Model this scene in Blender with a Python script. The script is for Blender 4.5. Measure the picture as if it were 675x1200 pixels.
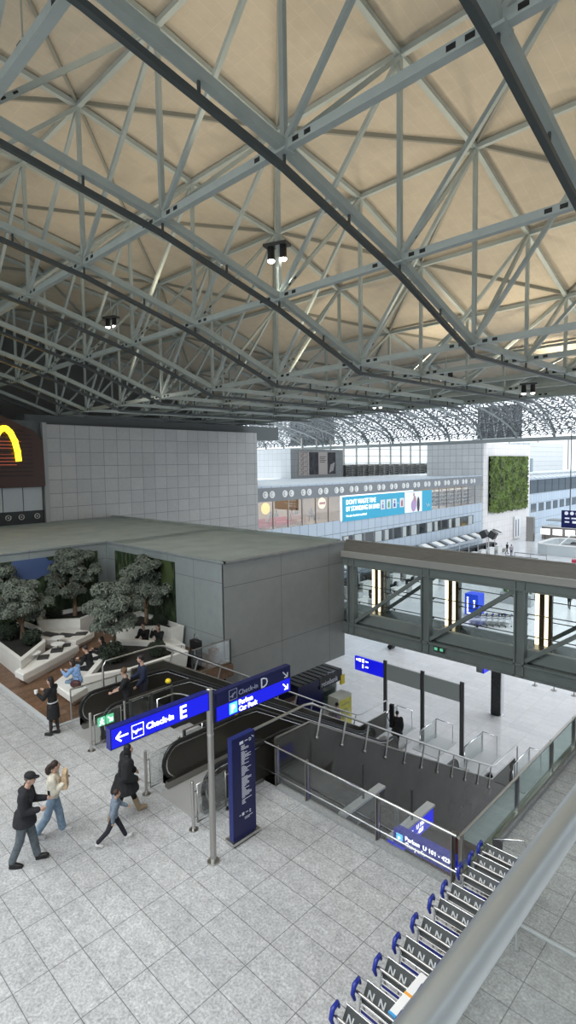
import bpy, bmesh, math, random
from mathutils import Vector, Matrix, Euler
random.seed(7)
PI = math.pi
S = bpy.context.scene
COL = S.collection
for o in list(bpy.data.objects): bpy.data.objects.remove(o)

# ------------------------------------------------------------------ camera
FPX, CYPX, YAW, PIT, ROL = 646.017, 589.576, 0.772486, 0.069302, -0.014546
F_ = Vector((-math.sin(YAW)*math.cos(PIT), math.cos(YAW)*math.cos(PIT), -math.sin(PIT)))
R_ = Vector((math.cos(YAW), math.sin(YAW), 0)); U_ = R_.cross(F_)
R2 = math.cos(ROL)*R_ + math.sin(ROL)*U_; U2 = -math.sin(ROL)*R_ + math.cos(ROL)*U_
cd = bpy.data.cameras.new('camera'); cam = bpy.data.objects.new('camera', cd); COL.objects.link(cam)
cam.matrix_world = Matrix(((R2.x, U2.x, -F_.x, 0), (R2.y, U2.y, -F_.y, 0), (R2.z, U2.z, -F_.z, 7.7), (0, 0, 0, 1)))
cd.sensor_fit = 'VERTICAL'; cd.sensor_height = 36; cd.sensor_width = 20.25
cd.lens = FPX*36/1200; cd.shift_y = (CYPX-600)/1200; cd.clip_start = .05; cd.clip_end = 600
S.camera = cam
# ------------------------------------------------------------------ world, exposure, large lights
S.view_settings.view_transform = 'Standard'; S.view_settings.look = 'None'
S.view_settings.gamma = 1; S.view_settings.use_curve_mapping = False
S.view_settings.exposure = 0.95
W = bpy.data.worlds.new('world'); S.world = W; W.use_nodes = True
wn = W.node_tree.nodes; wl = W.node_tree.links
bg = wn['Background']; bg.inputs[0].default_value = (.86, .93, 1, 1); bg.inputs[1].default_value = 1.0
def area(name, loc, sx, sy, power, color=(1, 1, 1), rot=(0, 0, 0)):
    l = bpy.data.lights.new(name, 'AREA'); l.shape = 'RECTANGLE'; l.size = sx; l.size_y = sy
    l.energy = power; l.color = color
    o = bpy.data.objects.new(name, l); COL.objects.link(o); o.location = loc; o.rotation_euler = rot
    return o
# unseen fill light added above and behind the camera, and daylight from the glazed far hall
area('gallery_fill', (-8, -3.5, 15), 22, 10, 2100, (.96, .985, 1))
area('far_hall_daylight', (-5, 60, 18), 26, 40, 6500, (.95, .98, 1))
def uplight(x, y, z, power, color=(1, .86, .63), ang=150):
    l = bpy.data.lights.new('uplight', 'SPOT'); l.energy = power; l.color = color
    l.spot_size = math.radians(ang); l.spot_blend = 1; l.shadow_soft_size = .35
    o = bpy.data.objects.new('uplight', l); COL.objects.link(o); o.location = (x, y, z); o.rotation_euler = (PI, 0, 0)
    return o

# ------------------------------------------------------------------ materials
MATS = {}
def mat(name, col, rough=.5, metal=0, spec=None, emit=None, es=0, noise=None, alpha=None, trans=0, ior=1.45, bump=None, coat=0):
    if name in MATS: return MATS[name]
    m = bpy.data.materials.new(name); m.use_nodes = True; N = m.node_tree.nodes; L = m.node_tree.links
    b = N['Principled BSDF']; b.inputs['Base Color'].default_value = (*col, 1); b.inputs['Roughness'].default_value = rough
    b.inputs['Metallic'].default_value = metal; b.inputs['IOR'].default_value = ior
    if spec is not None: b.inputs['Specular IOR Level'].default_value = spec
    if emit: b.inputs['Emission Color'].default_value = (*emit, 1); b.inputs['Emission Strength'].default_value = es
    if trans: b.inputs['Transmission Weight'].default_value = trans
    if alpha is not None: b.inputs['Alpha'].default_value = alpha
    if coat: b.inputs['Coat Weight'].default_value = coat
    if noise:   # (scale, amount)
        tc = N.new('ShaderNodeTexCoord'); nz = N.new('ShaderNodeTexNoise'); nz.inputs['Scale'].default_value = noise[0]
        nz.inputs['Detail'].default_value = 5
        L.new(tc.outputs['Object'], nz.inputs['Vector'])
        rp = N.new('ShaderNodeMapRange'); rp.inputs[3].default_value = 1-noise[1]; rp.inputs[4].default_value = 1+noise[1]
        rp.inputs[1].default_value = .3; rp.inputs[2].default_value = .7
        L.new(nz.outputs['Fac'], rp.inputs[0])
        mx = N.new('ShaderNodeVectorMath'); mx.operation = 'SCALE'; mx.inputs[0].default_value = col
        L.new(rp.outputs[0], mx.inputs['Scale']); L.new(mx.outputs[0], b.inputs['Base Color'])
        if bump:
            bp = N.new('ShaderNodeBump'); bp.inputs['Strength'].default_value = bump; bp.inputs['Distance'].default_value = .02
            L.new(nz.outputs['Fac'], bp.inputs['Height']); L.new(bp.outputs[0], b.inputs['Normal'])
    MATS[name] = m
    return m

def tiled(name, c1, c2, grout, w, h, ox, oy, axes='xy', rough=.5, mort=.006, grain=0, gscale=40, offset=0, spec=.5, metal=0, streak=None):
    """brick pattern laid on two world axes; axes names which coordinates run across and up"""
    m = bpy.data.materials.new(name); m.use_nodes = True; N = m.node_tree.nodes; L = m.node_tree.links
    b = N['Principled BSDF']; b.inputs['Roughness'].default_value = rough; b.inputs['Metallic'].default_value = metal
    b.inputs['Specular IOR Level'].default_value = spec
    g = N.new('ShaderNodeNewGeometry'); s = N.new('ShaderNodeSeparateXYZ'); L.new(g.outputs['Position'], s.inputs[0])
    c = N.new('ShaderNodeCombineXYZ'); ix = {'x': 0, 'y': 1, 'z': 2}
    for k, (a, o) in enumerate(zip(axes, (ox, oy))):
        ad = N.new('ShaderNodeMath'); ad.operation = 'SUBTRACT'; ad.inputs[1].default_value = o
        L.new(s.outputs[ix[a]], ad.inputs[0]); L.new(ad.outputs[0], c.inputs[k])
    br = N.new('ShaderNodeTexBrick'); br.offset = offset; br.squash = 1
    br.inputs['Scale'].default_value = 1; br.inputs['Brick Width'].default_value = w; br.inputs['Row Height'].default_value = h
    br.inputs['Mortar Size'].default_value = mort; br.inputs['Mortar Smooth'].default_value = .1; br.inputs['Bias'].default_value = 0
    br.inputs['Color1'].default_value = (*c1, 1); br.inputs['Color2'].default_value = (*c2, 1); br.inputs['Mortar'].default_value = (*grout, 1)
    L.new(c.outputs[0], br.inputs['Vector'])
    out = br.outputs['Color']
    if grain:
        for (sc, am) in ((gscale, grain), (gscale*.22, grain*.5), (.25, grain*.35)):
            nz = N.new('ShaderNodeTexNoise'); nz.inputs['Scale'].default_value = sc; nz.inputs['Detail'].default_value = 3; nz.inputs['Roughness'].default_value = .7
            if streak and sc < gscale:
                mp = N.new('ShaderNodeMapping'); mp.inputs['Scale'].default_value = streak; L.new(g.outputs['Position'], mp.inputs[0]); L.new(mp.outputs[0], nz.inputs['Vector'])
            else: L.new(g.outputs['Position'], nz.inputs['Vector'])
            rp = N.new('ShaderNodeMapRange'); rp.inputs[1].default_value = .3; rp.inputs[2].default_value = .7
            rp.inputs[3].default_value = 1-am; rp.inputs[4].default_value = 1+am; L.new(nz.outputs['Fac'], rp.inputs[0])
            mx = N.new('ShaderNodeVectorMath'); mx.operation = 'SCALE'; L.new(out, mx.inputs[0]); L.new(rp.outputs[0], mx.inputs['Scale']); out = mx.outputs[0]
    L.new(out, b.inputs['Base Color'])
    MATS[name] = m
    return m

def glass(name, tint, mixf=.12, rough=.02, fr_k=.35):
    """architectural pane: mostly see-through with a glossy layer"""
    m = bpy.data.materials.new(name); m.use_nodes = True; N = m.node_tree.nodes; L = m.node_tree.links
    N.remove(N['Principled BSDF']); out = N['Material Output']
    t = N.new('ShaderNodeBsdfTransparent'); t.inputs[0].default_value = (*tint, 1)
    g = N.new('ShaderNodeBsdfGlossy'); g.inputs['Roughness'].default_value = rough
    fr = N.new('ShaderNodeFresnel'); fr.inputs[0].default_value = 1.5
    ad = N.new('ShaderNodeMath'); ad.operation = 'MULTIPLY_ADD'; ad.inputs[1].default_value = fr_k; ad.inputs[2].default_value = mixf
    mx = N.new('ShaderNodeMixShader'); L.new(fr.outputs[0], ad.inputs[0]); L.new(ad.outputs[0], mx.inputs[0])
    L.new(t.outputs[0], mx.inputs[1]); L.new(g.outputs[0], mx.inputs[2]); L.new(mx.outputs[0], out.inputs[0])
    MATS[name] = m
    return m

TX, TY = -9.3288, 3.596
GRAN = tiled('granite_floor', (.45, .455, .455), (.405, .41, .415), (.15, .15, .155), 1.069, .5319, TX, TY, 'xy', .42, .007, .36, 24, spec=.4)
LOWF = tiled('pale_hall_floor', (.70, .70, .72), (.63, .64, .66), (.52, .52, .54), 1.069, .5319, TX, TY, 'xy', .2, .008, .08, 14, spec=.5)
WALLT = tiled('grey_wall_tile', (.42, .42, .41), (.37, .37, .365), (.2, .2, .2), 1.1, .98, 15.95, 3.93, 'yz', .6, .02, .05, 6)
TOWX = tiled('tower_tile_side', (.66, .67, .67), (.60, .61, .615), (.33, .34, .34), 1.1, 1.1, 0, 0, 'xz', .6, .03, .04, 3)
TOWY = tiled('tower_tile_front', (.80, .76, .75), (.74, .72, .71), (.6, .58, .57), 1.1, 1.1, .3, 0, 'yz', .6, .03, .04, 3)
PANEL = tiled('blue_grey_panel', (.50, .58, .66), (.46, .54, .63), (.24, .29, .33), 1.35, 1.62, .2, -.15, 'yz', .4, .045, .03, 3)
BLOCKY = tiled('block_panel_y', (.26, .27, .265), (.25, .26, .255), (.10, .105, .10), 3.2, 2.87, 13.45, .06, 'yz', .5, .012, .05, 2)
BLOCKX = tiled('block_panel_x', (.30, .335, .335), (.29, .325, .325), (.16, .17, .17), 1.9, 2.2, -16.74, .9, 'xz', .5, .012, .05, 2)
DECK = tiled('wood_deck', (.19, .105, .06), (.12, .068, .038), (.035, .02, .012), 2.4, .145, 0, 0, 'yx', .45, .006, .35, 9, offset=.5, streak=(4, .4, 1))
BROOF = tiled('bridge_roof_membrane', (.155, .15, .135), (.145, .14, .125), (.07, .065, .06), 7.5, 6, -12.6, 20, 'xy', .8, .02, .12, 3)
ROOFG = mat('block_roof_membrane', (.30, .345, .335), .75, noise=(.8, .10))
CEIL = tiled('ceiling_membrane', (.49, .435, .345), (.475, .42, .335), (.53, .47, .375), 1.1, .36, 0, 0, 'yx', .75, .01, .05, 2)
STEEL = mat('painted_truss_steel', (.37, .415, .395), .45, noise=(2, .06))
STEELD = mat('dark_rail_steel', (.055, .065, .068), .4)
INOX = mat('brushed_steel', (.55, .54, .52), .28, 1)
INOXD = mat('dull_steel', (.33, .32, .30), .35, 1)
CHROME = mat('polished_steel', (.72, .73, .74), .14, 1)
BLK = mat('black_rubber', (.012, .012, .013), .4)
DARK = mat('dark_grey', (.045, .047, .048), .5)
GUNM = mat('bridge_grey_paint', (.175, .205, .198), .5, noise=(2, .06))
WHITE = mat('white_gloss', (.80, .80, .78), .3)
CREAM = mat('white_solid_surface', (.80, .785, .74), .35, noise=(3, .03))
WGREY = mat('light_grey', (.5, .52, .53), .5)
MGREY = mat('mid_grey', (.27, .29, .29), .5)
BLUE = mat('sign_blue', (.008, .012, .16), .35)
NAVY = mat('sign_navy', (.008, .010, .07), .3)
BLUEL = mat('lit_sign_blue', (.008, .012, .4), .3, emit=(.006, .008, .75), es=.42)
BLUEM = mat('lit_sign_blue_dim', (.008, .012, .2), .3, emit=(.006, .008, .3), es=.35)
LETW = mat('lit_white_letters', (.9, .9, .9), .4, emit=(1, 1, 1), es=1.1)
LETG = mat('white_letters', (.75, .77, .85), .5)
LETGR = mat('grey_letters', (.35, .37, .5), .5)
CYAN = mat('parking_blue', (.1, .5, .85), .4, emit=(.1, .55, .95), es=.7)
YEL = mat('yellow_plastic', (.85, .65, .03), .4)
YELP = mat('yellow_poster', (.72, .66, .12), .5, noise=(2.5, .15))
CARTB = mat('cart_blue_grip', (.015, .03, .26), .35)
SOIL = mat('dark_mulch', (.022, .02, .018), .95, noise=(14, .4))
LEAF = mat('dusty_tree_leaf', (.15, .175, .14), .55, noise=(3, .45))
LEAFD = mat('dark_shrub_leaf', (.018, .028, .016), .6, noise=(4, .4))
LEAFG = mat('green_wall_leaf', (.075, .115, .018), .6, noise=(.6, .75))
BARK = mat('tree_bark', (.20, .135, .085), .8, noise=(12, .3))
GREENS = mat('exit_green', (.1, .4, .22), .5, emit=(.15, .6, .35), es=.35)
GLASSC = glass('clear_glass', (.93, .95, .945), .01)
GLASSR = glass('green_glass', (.80, .88, .86), .05, .04)
GLASSD = glass('window_glass', (.45, .50, .52), .12)
TINT = mat('smoked_balustrade', (.040, .037, .032), .17, spec=.45)
CLAD = mat('dark_polished_cladding', (.058, .055, .048), .07, spec=.5, noise=(.9, .25))
RED = mat('red_upholstery', (.55, .03, .03), .5)
REDF = mat('maroon_carpet', (.13, .025, .022), .8, noise=(1, .2))
BROWN = mat('brown_sign_board', (.055, .024, .018), .5)
MCY = mat('yellow_lit_arch', (1, .8, .05), .4, emit=(1, .80, .03), es=1.1)
GOLD = mat('warm_light_strip', (.9, .7, .4), .4, emit=(1, .83, .52), es=1.5)
BRONZ = mat('bronze_column', (.10, .07, .045), .4)
LAMP = mat('lamp_face', (1, 1, 1), .4, emit=(1, .93, .80), es=14)
LAMPD = mat('lamp_face_dim', (1, 1, 1), .4, emit=(1, .93, .82), es=2.5)
ADCY = mat('ad_cyan', (.04, .33, .50), .5, emit=(.03, .42, .65), es=.12)
ADW = mat('ad_white', (.75, .75, .75), .5, emit=(.8, .8, .85), es=.15)
POSTB = mat('poster_pinkish', (.45, .39, .36), .6)
POSTK = mat('poster_dark_photo', (.03, .03, .035), .5, noise=(1.3, .8))
WARM = mat('warm_interior_wall', (.32, .24, .15), .6, emit=(.7, .55, .33), es=.05)
SHELFM = mat('stocked_shelf', (.36, .33, .29), .6, noise=(3.5, .7))

# ------------------------------------------------------------------ mesh builder
class MB:
    def __init__(s): s.v = []; s.f = []; s.sm = []; s.mi = []; s.cur = 0
    def add(s, vs, fs, smooth=False, M=None):
        n = len(s.v)
        s.v += [tuple(M @ Vector(p)) if M is not None else tuple(p) for p in vs]
        s.f += [tuple(i+n for i in f) for f in fs]; s.sm += [smooth]*len(fs); s.mi += [s.cur]*len(fs)
        return s
    def box(s, x0, x1, y0, y1, z0, z1, M=None):
        if x0 > x1: x0, x1 = x1, x0
        if y0 > y1: y0, y1 = y1, y0
        if z0 > z1: z0, z1 = z1, z0
        return s.add([(x0, y0, z0), (x1, y0, z0), (x1, y1, z0), (x0, y1, z0), (x0, y0, z1), (x1, y0, z1), (x1, y1, z1), (x0, y1, z1)],
              [(0, 3, 2, 1), (4, 5, 6, 7), (0, 1, 5, 4), (1, 2, 6, 5), (2, 3, 7, 6), (3, 0, 4, 7)], False, M)
    def frame(s, p0, p1, up=(0, 0, 1)):
        p0 = Vector(p0); p1 = Vector(p1); d = p1-p0; L = d.length; d.normalize(); u = Vector(up)
        if abs(d.dot(u)) > .98: u = Vector((0, 1, 0))
        sd = d.cross(u).normalized(); u = sd.cross(d)
        return p0, p1, d, sd, u, L
    def bar(s, p0, p1, w, h, up=(0, 0, 1)):
        p0, p1, d, sd, u, L = s.frame(p0, p1, up)
        vs = [p+sd*a*w/2+u*b*h/2 for p in (p0, p1) for a, b in ((-1, -1), (1, -1), (1, 1), (-1, 1))]
        return s.add(vs, [(0, 1, 2, 3), (7, 6, 5, 4), (0, 4, 5, 1), (1, 5, 6, 2), (2, 6, 7, 3), (3, 7, 4, 0)])
    def tube(s, pts, r, n=8, closed=False):
        P = [Vector(p) for p in pts]; rs = r if isinstance(r, (list, tuple)) else [r]*len(P)
        vs = []; fs = []; pu = None; k = len(P)
        for i, p in enumerate(P):
            if closed: d = P[(i+1) % k]-P[i-1]
            else: d = (P[min(i+1, k-1)]-P[max(i-1, 0)])
            d = d.normalized() if d.length > 1e-9 else Vector((0, 0, 1))
            if pu is None: pu = Vector((0, 0, 1)) if abs(d.z) < .9 else Vector((0, 1, 0))
            sd = d.cross(pu).normalized(); pu = sd.cross(d).normalized()
            vs += [p+(sd*math.cos(2*PI*j/n)+pu*math.sin(2*PI*j/n))*rs[i] for j in range(n)]
        rng = k if closed else k-1
        for i in range(rng):
            a = i*n; b = ((i+1) % k)*n
            fs += [(a+j, a+(j+1) % n, b+(j+1) % n, b+j) for j in range(n)]
        s.add(vs, fs, True)
        if not closed: s.add([vs[j] for j in range(n)], [tuple(range(n))[::-1]]); s.add([vs[(k-1)*n+j] for j in range(n)], [tuple(range(n))])
        return s
    def prism(s, poly, z0, z1, M=None):
        n = len(poly); a = sum(poly[i][0]*poly[(i+1) % n][1]-poly[(i+1) % n][0]*poly[i][1] for i in range(n))
        if a < 0: poly = poly[::-1]
        vs = [(x, y, z0) for x, y in poly]+[(x, y, z1) for x, y in poly]
        return s.add(vs, [tuple(range(n))[::-1], tuple(range(n, 2*n))]+[(i, (i+1) % n, (i+1) % n+n, i+n) for i in range(n)], False, M)
    def ell(s, c, r, n=12, m=8, M=None, smooth=True):
        if isinstance(r, (int, float)): r = (r, r, r)
        vs = [(c[0], c[1], c[2]-r[2])]; fs = []
        for i in range(1, m):
            t = -PI/2+PI*i/m
            vs += [(c[0]+r[0]*math.cos(t)*math.cos(2*PI*j/n), c[1]+r[1]*math.cos(t)*math.sin(2*PI*j/n), c[2]+r[2]*math.sin(t)) for j in range(n)]
        vs.append((c[0], c[1], c[2]+r[2])); top = len(vs)-1
        for j in range(n):
            fs.append((0, 1+(j+1) % n, 1+j)); fs.append((top, top-n+j, top-n+(j+1) % n))
            for i in range(m-2): a = 1+i*n; fs.append((a+j, a+(j+1) % n, a+n+(j+1) % n, a+n+j))
        return s.add(vs, fs, smooth, M)
    def cyl(s, c, r, z0, z1, n=16, r2=None):
        r2 = r if r2 is None else r2
        vs = [(c[0]+r*math.cos(2*PI*j/n), c[1]+r*math.sin(2*PI*j/n), z0) for j in range(n)]+[(c[0]+r2*math.cos(2*PI*j/n), c[1]+r2*math.sin(2*PI*j/n), z1) for j in range(n)]
        s.add(vs, [(j, (j+1) % n, n+(j+1) % n, n+j) for j in range(n)], True)
        return s.add(vs, [tuple(range(n))[::-1], tuple(range(n, 2*n))])
    def mesh(s, name):
        me = bpy.data.meshes.new(name); me.from_pydata(s.v, [], s.f); me.polygons.foreach_set('use_smooth', s.sm); me.polygons.foreach_set('material_index', s.mi); me.update()
        return me
    def build(s, name, m, parent=None, loc=None):
        o = bpy.data.objects.new(name, s.mesh(name)); COL.objects.link(o)
        if isinstance(m, str): m = MATS[m]
        for mm in (m if isinstance(m, (list, tuple)) else (m,)): o.data.materials.append(mm)
        if parent is not None: o.parent = parent
        if loc: o.location = loc
        return o
def struct(name, mb, m, parent=None):
    o = mb.build(name, m, parent)
    if parent is None: o['kind'] = 'structure'
    return o
def thing(name, label, cat, loc=(0, 0, 0), rz=0, group=None):
    o = bpy.data.objects.new(name, None); COL.objects.link(o); o.location = loc; o.rotation_euler = (0, 0, rz)
    o.empty_display_size = .1; o['label'] = label; o['category'] = cat
    if group: o['group'] = group
    return o
def tag(o, label, cat, group=None, kind=None):
    o['label'] = label; o['category'] = cat
    if group: o['group'] = group
    if kind: o['kind'] = kind
    return o
def dup(root, loc, rz=None, label=None, group=None):
    r = root.copy(); COL.objects.link(r); r.location = loc
    if rz is not None: r.rotation_euler = (0, 0, rz)
    if label: r['label'] = label
    if group: r['group'] = group
    def rec(src, dst):
        for ch in [o for o in list(bpy.data.objects) if o.parent == src]:
            c = ch.copy(); COL.objects.link(c); c.parent = dst; rec(ch, c)
    rec(root, r)
    return r
def evalmesh(o):
    dg = bpy.context.evaluated_depsgraph_get(); dg.update()
    return bpy.data.meshes.new_from_object(o.evaluated_get(dg))
def text(name, body, size, origin, right, up, m, parent=None, ext=.004, align='LEFT', squash=1, bold=0):
    cu = bpy.data.curves.new(name, 'FONT'); cu.body = body; cu.size = size; cu.extrude = ext; cu.align_x = align; cu.offset = bold
    cu.resolution_u = 2
    t = bpy.data.objects.new(name+'_tmp', cu); COL.objects.link(t)
    me = evalmesh(t); bpy.data.objects.remove(t); bpy.data.curves.remove(cu)
    me.name = name; me.materials.clear(); me.materials.append(m)
    right = Vector(right).normalized(); up = Vector(up).normalized(); nn = right.cross(up)
    M = Matrix(((right.x*squash, up.x, nn.x, origin[0]), (right.y*squash, up.y, nn.y, origin[1]), (right.z*squash, up.z, nn.z, origin[2]), (0, 0, 0, 1)))
    me.transform(M)
    o = bpy.data.objects.new(name, me); COL.objects.link(o)
    if parent is not None:
        o.parent = parent; o.matrix_parent_inverse = Matrix.Identity(4)
    return o

D = -6.2     # lower hall floor
ON = ['first', 'second', 'third', 'fourth', 'fifth', 'sixth', 'seventh', 'eighth', 'ninth', 'tenth', 'eleventh', 'twelfth', 'thirteenth', 'fourteenth', 'fifteenth', 'sixteenth', 'seventeenth']
def nth(k, n):
    return ON[k]+' from the left' if k < n/2 else ('rightmost' if k == n-1 else ON[n-1-k]+' from the right')
# ================================================================== SETTING
# upper floor: one slab with openings, built as pieces joined in one mesh
fl = MB()
fl.box(-42, 3.2, -8, 6.55, -.45, 0)                 # main
fl.box(-42, -26.05, 6.55, 13.4, -.45, 0)
fl.box(-16.2, 3.2, 6.55, 8.85, -.45, 0)
fl.box(-4.55, 3.2, 8.85, 24.9, -.45, 0)
struct('floor', fl, GRAN)
dk = MB(); dk.box(-26.05, -16.2, 6.55, 13.45, -.45, .02)
struct('floor_deck', dk, DECK)
tr = MB(); tr.box(-26.05, -16.12, 6.43, 6.56, 0, .035); tr.box(-16.2, -16.08, 6.43, 8.9, 0, .035)
struct('trim_1', tr, WGREY)
tr = MB(); tr.box(-9.1, -4.42, 8.78, 8.97, -.5, .06); tr.box(-4.62, -4.40, 8.97, 24.9, -.5, .10)
struct('trim_2', tr, mat('stone_edge', (.30, .31, .31), .5, noise=(20, .15)))
lf = MB(); lf.box(-41, 25, 9, 150, D-.3, D)
struct('floor_lower', lf, LOWF)
rf = MB(); rf.box(-12.4, -5.0, 11, 18.3, D, D+.03)
struct('floor_carpet', rf, REDF)
# wall under the upper floor edge (lower hall side)
w = MB(); w.box(-42, 3.2, 8.6, 8.85, D, -.45); struct('wall_under_floor', w, MGREY)
# big tiled wall
w = MB(); w.box(-40.0, -39.24, 15.95, 36.1, D, 10.8); struct('wall_left', w, WALLT)
w = MB(); w.box(-39.6, -39.05, 15.75, 16.05, 3.9, 10.9); struct('trim_3', w, mat('grey_pilaster', (.33, .335, .33), .5))
w = MB(); w.box(-41.6, -40.2, 15, 40, 10.2, 11.5); struct('trim_4', w, mat('dark_upper_wall', (.10, .11, .11), .6))
w = MB(); w.box(-45.5, -44.9, -6, 36, 0, 22); struct('wall_far_left', w, mat('dim_wall', (.12, .125, .12), .7))
w = MB(); w.box(-66, -39.3, 35.9, 36.1, -6.2, 10.8); struct('wall_return', w, WALLT)
# grey block: L-shaped volume with flat roof
b = MB()
b.box(-45, -26.12, -8, 21, 3.2, 3.9); b.box(-26.05, -16.78, 13.5, 21, 3.2, 3.9)
struct('ceiling_block_roof', b, ROOFG)
b = MB(); b.box(-16.78, -16.70, 13.45, 21, -1.72, 3.92); b.box(-16.78, -16.6, 13.4, 21.02, 3.9, 3.98); struct('wall_block_right', b, BLOCKY)
b = MB(); b.box(-16.86, -16.78, 13.5, 21, -1.72, 3.2); b.box(-39, -16.8, 20.9, 21, -1.72, 3.9); b.box(-26, -16.8, 13.6, 20.9, -1.72, -1.6)
struct('wall_block_back', b, MATS['block_panel_y'])
b = MB(); b.box(-26.05, -16.74, 13.45, 13.55, -1.72, 3.92); b.box(-26.05, -16.6, 13.38, 13.5, 3.9, 3.98)
struct('wall_block_front', b, BLOCKX)
BLOCKM = tiled('block_panel_m', (.30, .335, .335), (.29, .325, .325), (.16, .17, .17), 1.9, 2.2, 13.45, .9, 'yz', .5, .012, .05, 2)
b = MB(); b.box(-26.15, -26.05, -8, 13.5, 0, 3.92); b.box(-26.15, -25.96, -8, 13.4, 3.9, 3.98)
struct('wall_mural_side', b, BLOCKM)
b = MB()
b.box(-39.2, -16.9, 20.75, 21.0, 3.9, 4.03); struct('trim_5', b, ROOFG)

b = MB(); b.box(-45.5, 14.3, -10.3, -10, -6, 22); struct('wall_back', b, mat('back_wall', (.62, .63, .63), .7))
b = MB(); b.box(14, 14.3, -10, 36, -6, 22); struct('wall_light_block', b, mat('light_block', (.6, .61, .61), .7))  # unseen wall added across the open hall side to cut the world light
# murals: flat printed forest pictures on the walls
def mural_mat(name, axis, skyc, seed, light):
    m = bpy.data.materials.new(name); m.use_nodes = True; N = m.node_tree.nodes; L = m.node_tree.links; b = N['Principled BSDF']
    b.inputs['Roughness'].default_value = .6
    g = N.new('ShaderNodeNewGeometry'); mp = N.new('ShaderNodeMapping'); mp.inputs['Location'].default_value = (seed, seed, seed); mp.inputs['Scale'].default_value = (2.2, 2.2, .9)
    L.new(g.outputs['Position'], mp.inputs[0])
    nz = N.new('ShaderNodeTexNoise'); nz.inputs['Scale'].default_value = 2.2; nz.inputs['Detail'].default_value = 8; nz.inputs['Roughness'].default_value = .7; L.new(mp.outputs[0], nz.inputs['Vector'])
    cr = N.new('ShaderNodeValToRGB'); e = cr.color_ramp.elements
    e[0].position = .38; e[0].color = (.006, .012, .006, 1); e[1].position = .72; e[1].color = light
    k = cr.color_ramp.elements.new(.54); k.color = (.035, .06, .025, 1)
    L.new(nz.outputs['Fac'], cr.inputs[0])
    # sky window: an ellipse-like patch in the picture with ragged edge
    s = N.new('ShaderNodeSeparateXYZ'); L.new(g.outputs['Position'], s.inputs[0])
    def mth(op, a, bb):
        n = N.new('ShaderNodeMath'); n.operation = op
        for i, x in enumerate((a, bb)):
            if isinstance(x, (int, float)): n.inputs[i].default_value = x
            elif x is not None: L.new(x, n.inputs[i])
        return n.outputs[0]
    a = s.outputs[axis]
    dy = mth('MULTIPLY', mth('SUBTRACT', a, skyc[0]), 1/skyc[2]); dz = mth('MULTIPLY', mth('SUBTRACT', s.outputs[2], skyc[1]), 1/skyc[3])
    rr = mth('ADD', mth('MULTIPLY', dy, dy), mth('MULTIPLY', dz, dz))
    n2 = N.new('ShaderNodeTexNoise'); n2.inputs['Scale'].default_value = 3; n2.inputs['Detail'].default_value = 6; L.new(g.outputs['Position'], n2.inputs['Vector'])
    rr = mth('ADD', rr, mth('MULTIPLY', n2.outputs['Fac'], 1.2))
    mask = mth('LESS_THAN', rr, 1.5)
    mx = N.new('ShaderNodeMix'); mx.data_type = 'RGBA'; L.new(mask, mx.inputs[0]); L.new(cr.outputs[0], mx.inputs[6]); mx.inputs[7].default_value = skyc[4]
    L.new(mx.outputs[2], b.inputs['Base Color'])
    return m
m1 = mural_mat('forest_picture_a', 1, (9.7, 3.15, 1.15, .6, (.075, .12, .27, 1)), 3, (.14, .2, .07, 1))
m2 = mural_mat('forest_picture_b', 0, (-20.6, 3.0, .5, .9, (.07, .10, .035, 1)), 9, (.17, .21, .11, 1))
o = MB().box(-26.05, -26.02, 6.2, 12.95, .05, 3.55).build('mural', m1); tag(o, 'forest photo mural with blue sky on the left deck wall', 'mural')
o = MB().box(-25.15, -19.98, 13.42, 13.45, .05, 3.58).build('mural', m2); tag(o, 'tall green forest photo mural on the wall right of the corner', 'mural')

# ------------------------------------------------------------------ roof of near hall
RX, RY, S1, S2 = -8.538, 8.80, 4.6566, 4.4696
def rz(j): return {-3: 16.0, -2: 15.9, -1: 15.3, 0: 14.45, 1: 13.25, 2: 11.65, 3: 11.68, 4: 11.72, 5: 11.76, 6: 11.80}[j]
def uz(j): return {-3: 20.6, -2: 20.4, -1: 20.0, 0: 19.43, 1: 18.55, 2: 17.9, 3: 16.43, 4: 15.0, 5: 13.8, 6: 12.9}[j]
JS = list(range(-3, 7)); IS = list(range(-4, 9))
def nx(i): return RX-S1*i
def ny(j): return RY+S2*j
c = MB()
idx = {}
vs = []
for i in IS:
    for j in JS: idx[i, j] = len(vs); vs.append((nx(i), ny(j), uz(j)+.16))
fs = []
for i in IS[:-1]:
    for j in JS[:-1]:
        a, b_, cc, d = idx[i, j], idx[i+1, j], idx[i+1, j+1], idx[i, j+1]
        if (i+j) % 2 == 0: fs += [(a, b_, cc), (a, cc, d)]
        else: fs += [(a, b_, d), (b_, cc, d)]
c.add(vs, fs); c.add([(x, y, z+.3) for x, y, z in vs], [f[::-1] for f in fs])
struct('ceiling', c, CEIL)
# shallow ribs in the membrane along the diagonals
rb = MB()
for i in IS[:-1]:
    for j in JS[:-1]:
        p = [(nx(i), ny(j), uz(j)+.1), (nx(i+1), ny(j), uz(j)+.1), (nx(i+1), ny(j+1), uz(j+1)+.1), (nx(i), ny(j+1), uz(j+1)+.1)]
        if (i+j) % 2 == 0: rb.bar(p[0], p[2], .09, .14)
        else: rb.bar(p[1], p[3], .09, .14)
struct('ceiling_diagonal_ribs', rb, mat('ceiling_rib', (.27, .265, .225), .5))
eb = MB(); y6 = ny(6)
eb.box(nx(8), nx(-4), y6, y6+.15, 11.6, 13.4); struct('trim_6', eb, STEEL)

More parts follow.
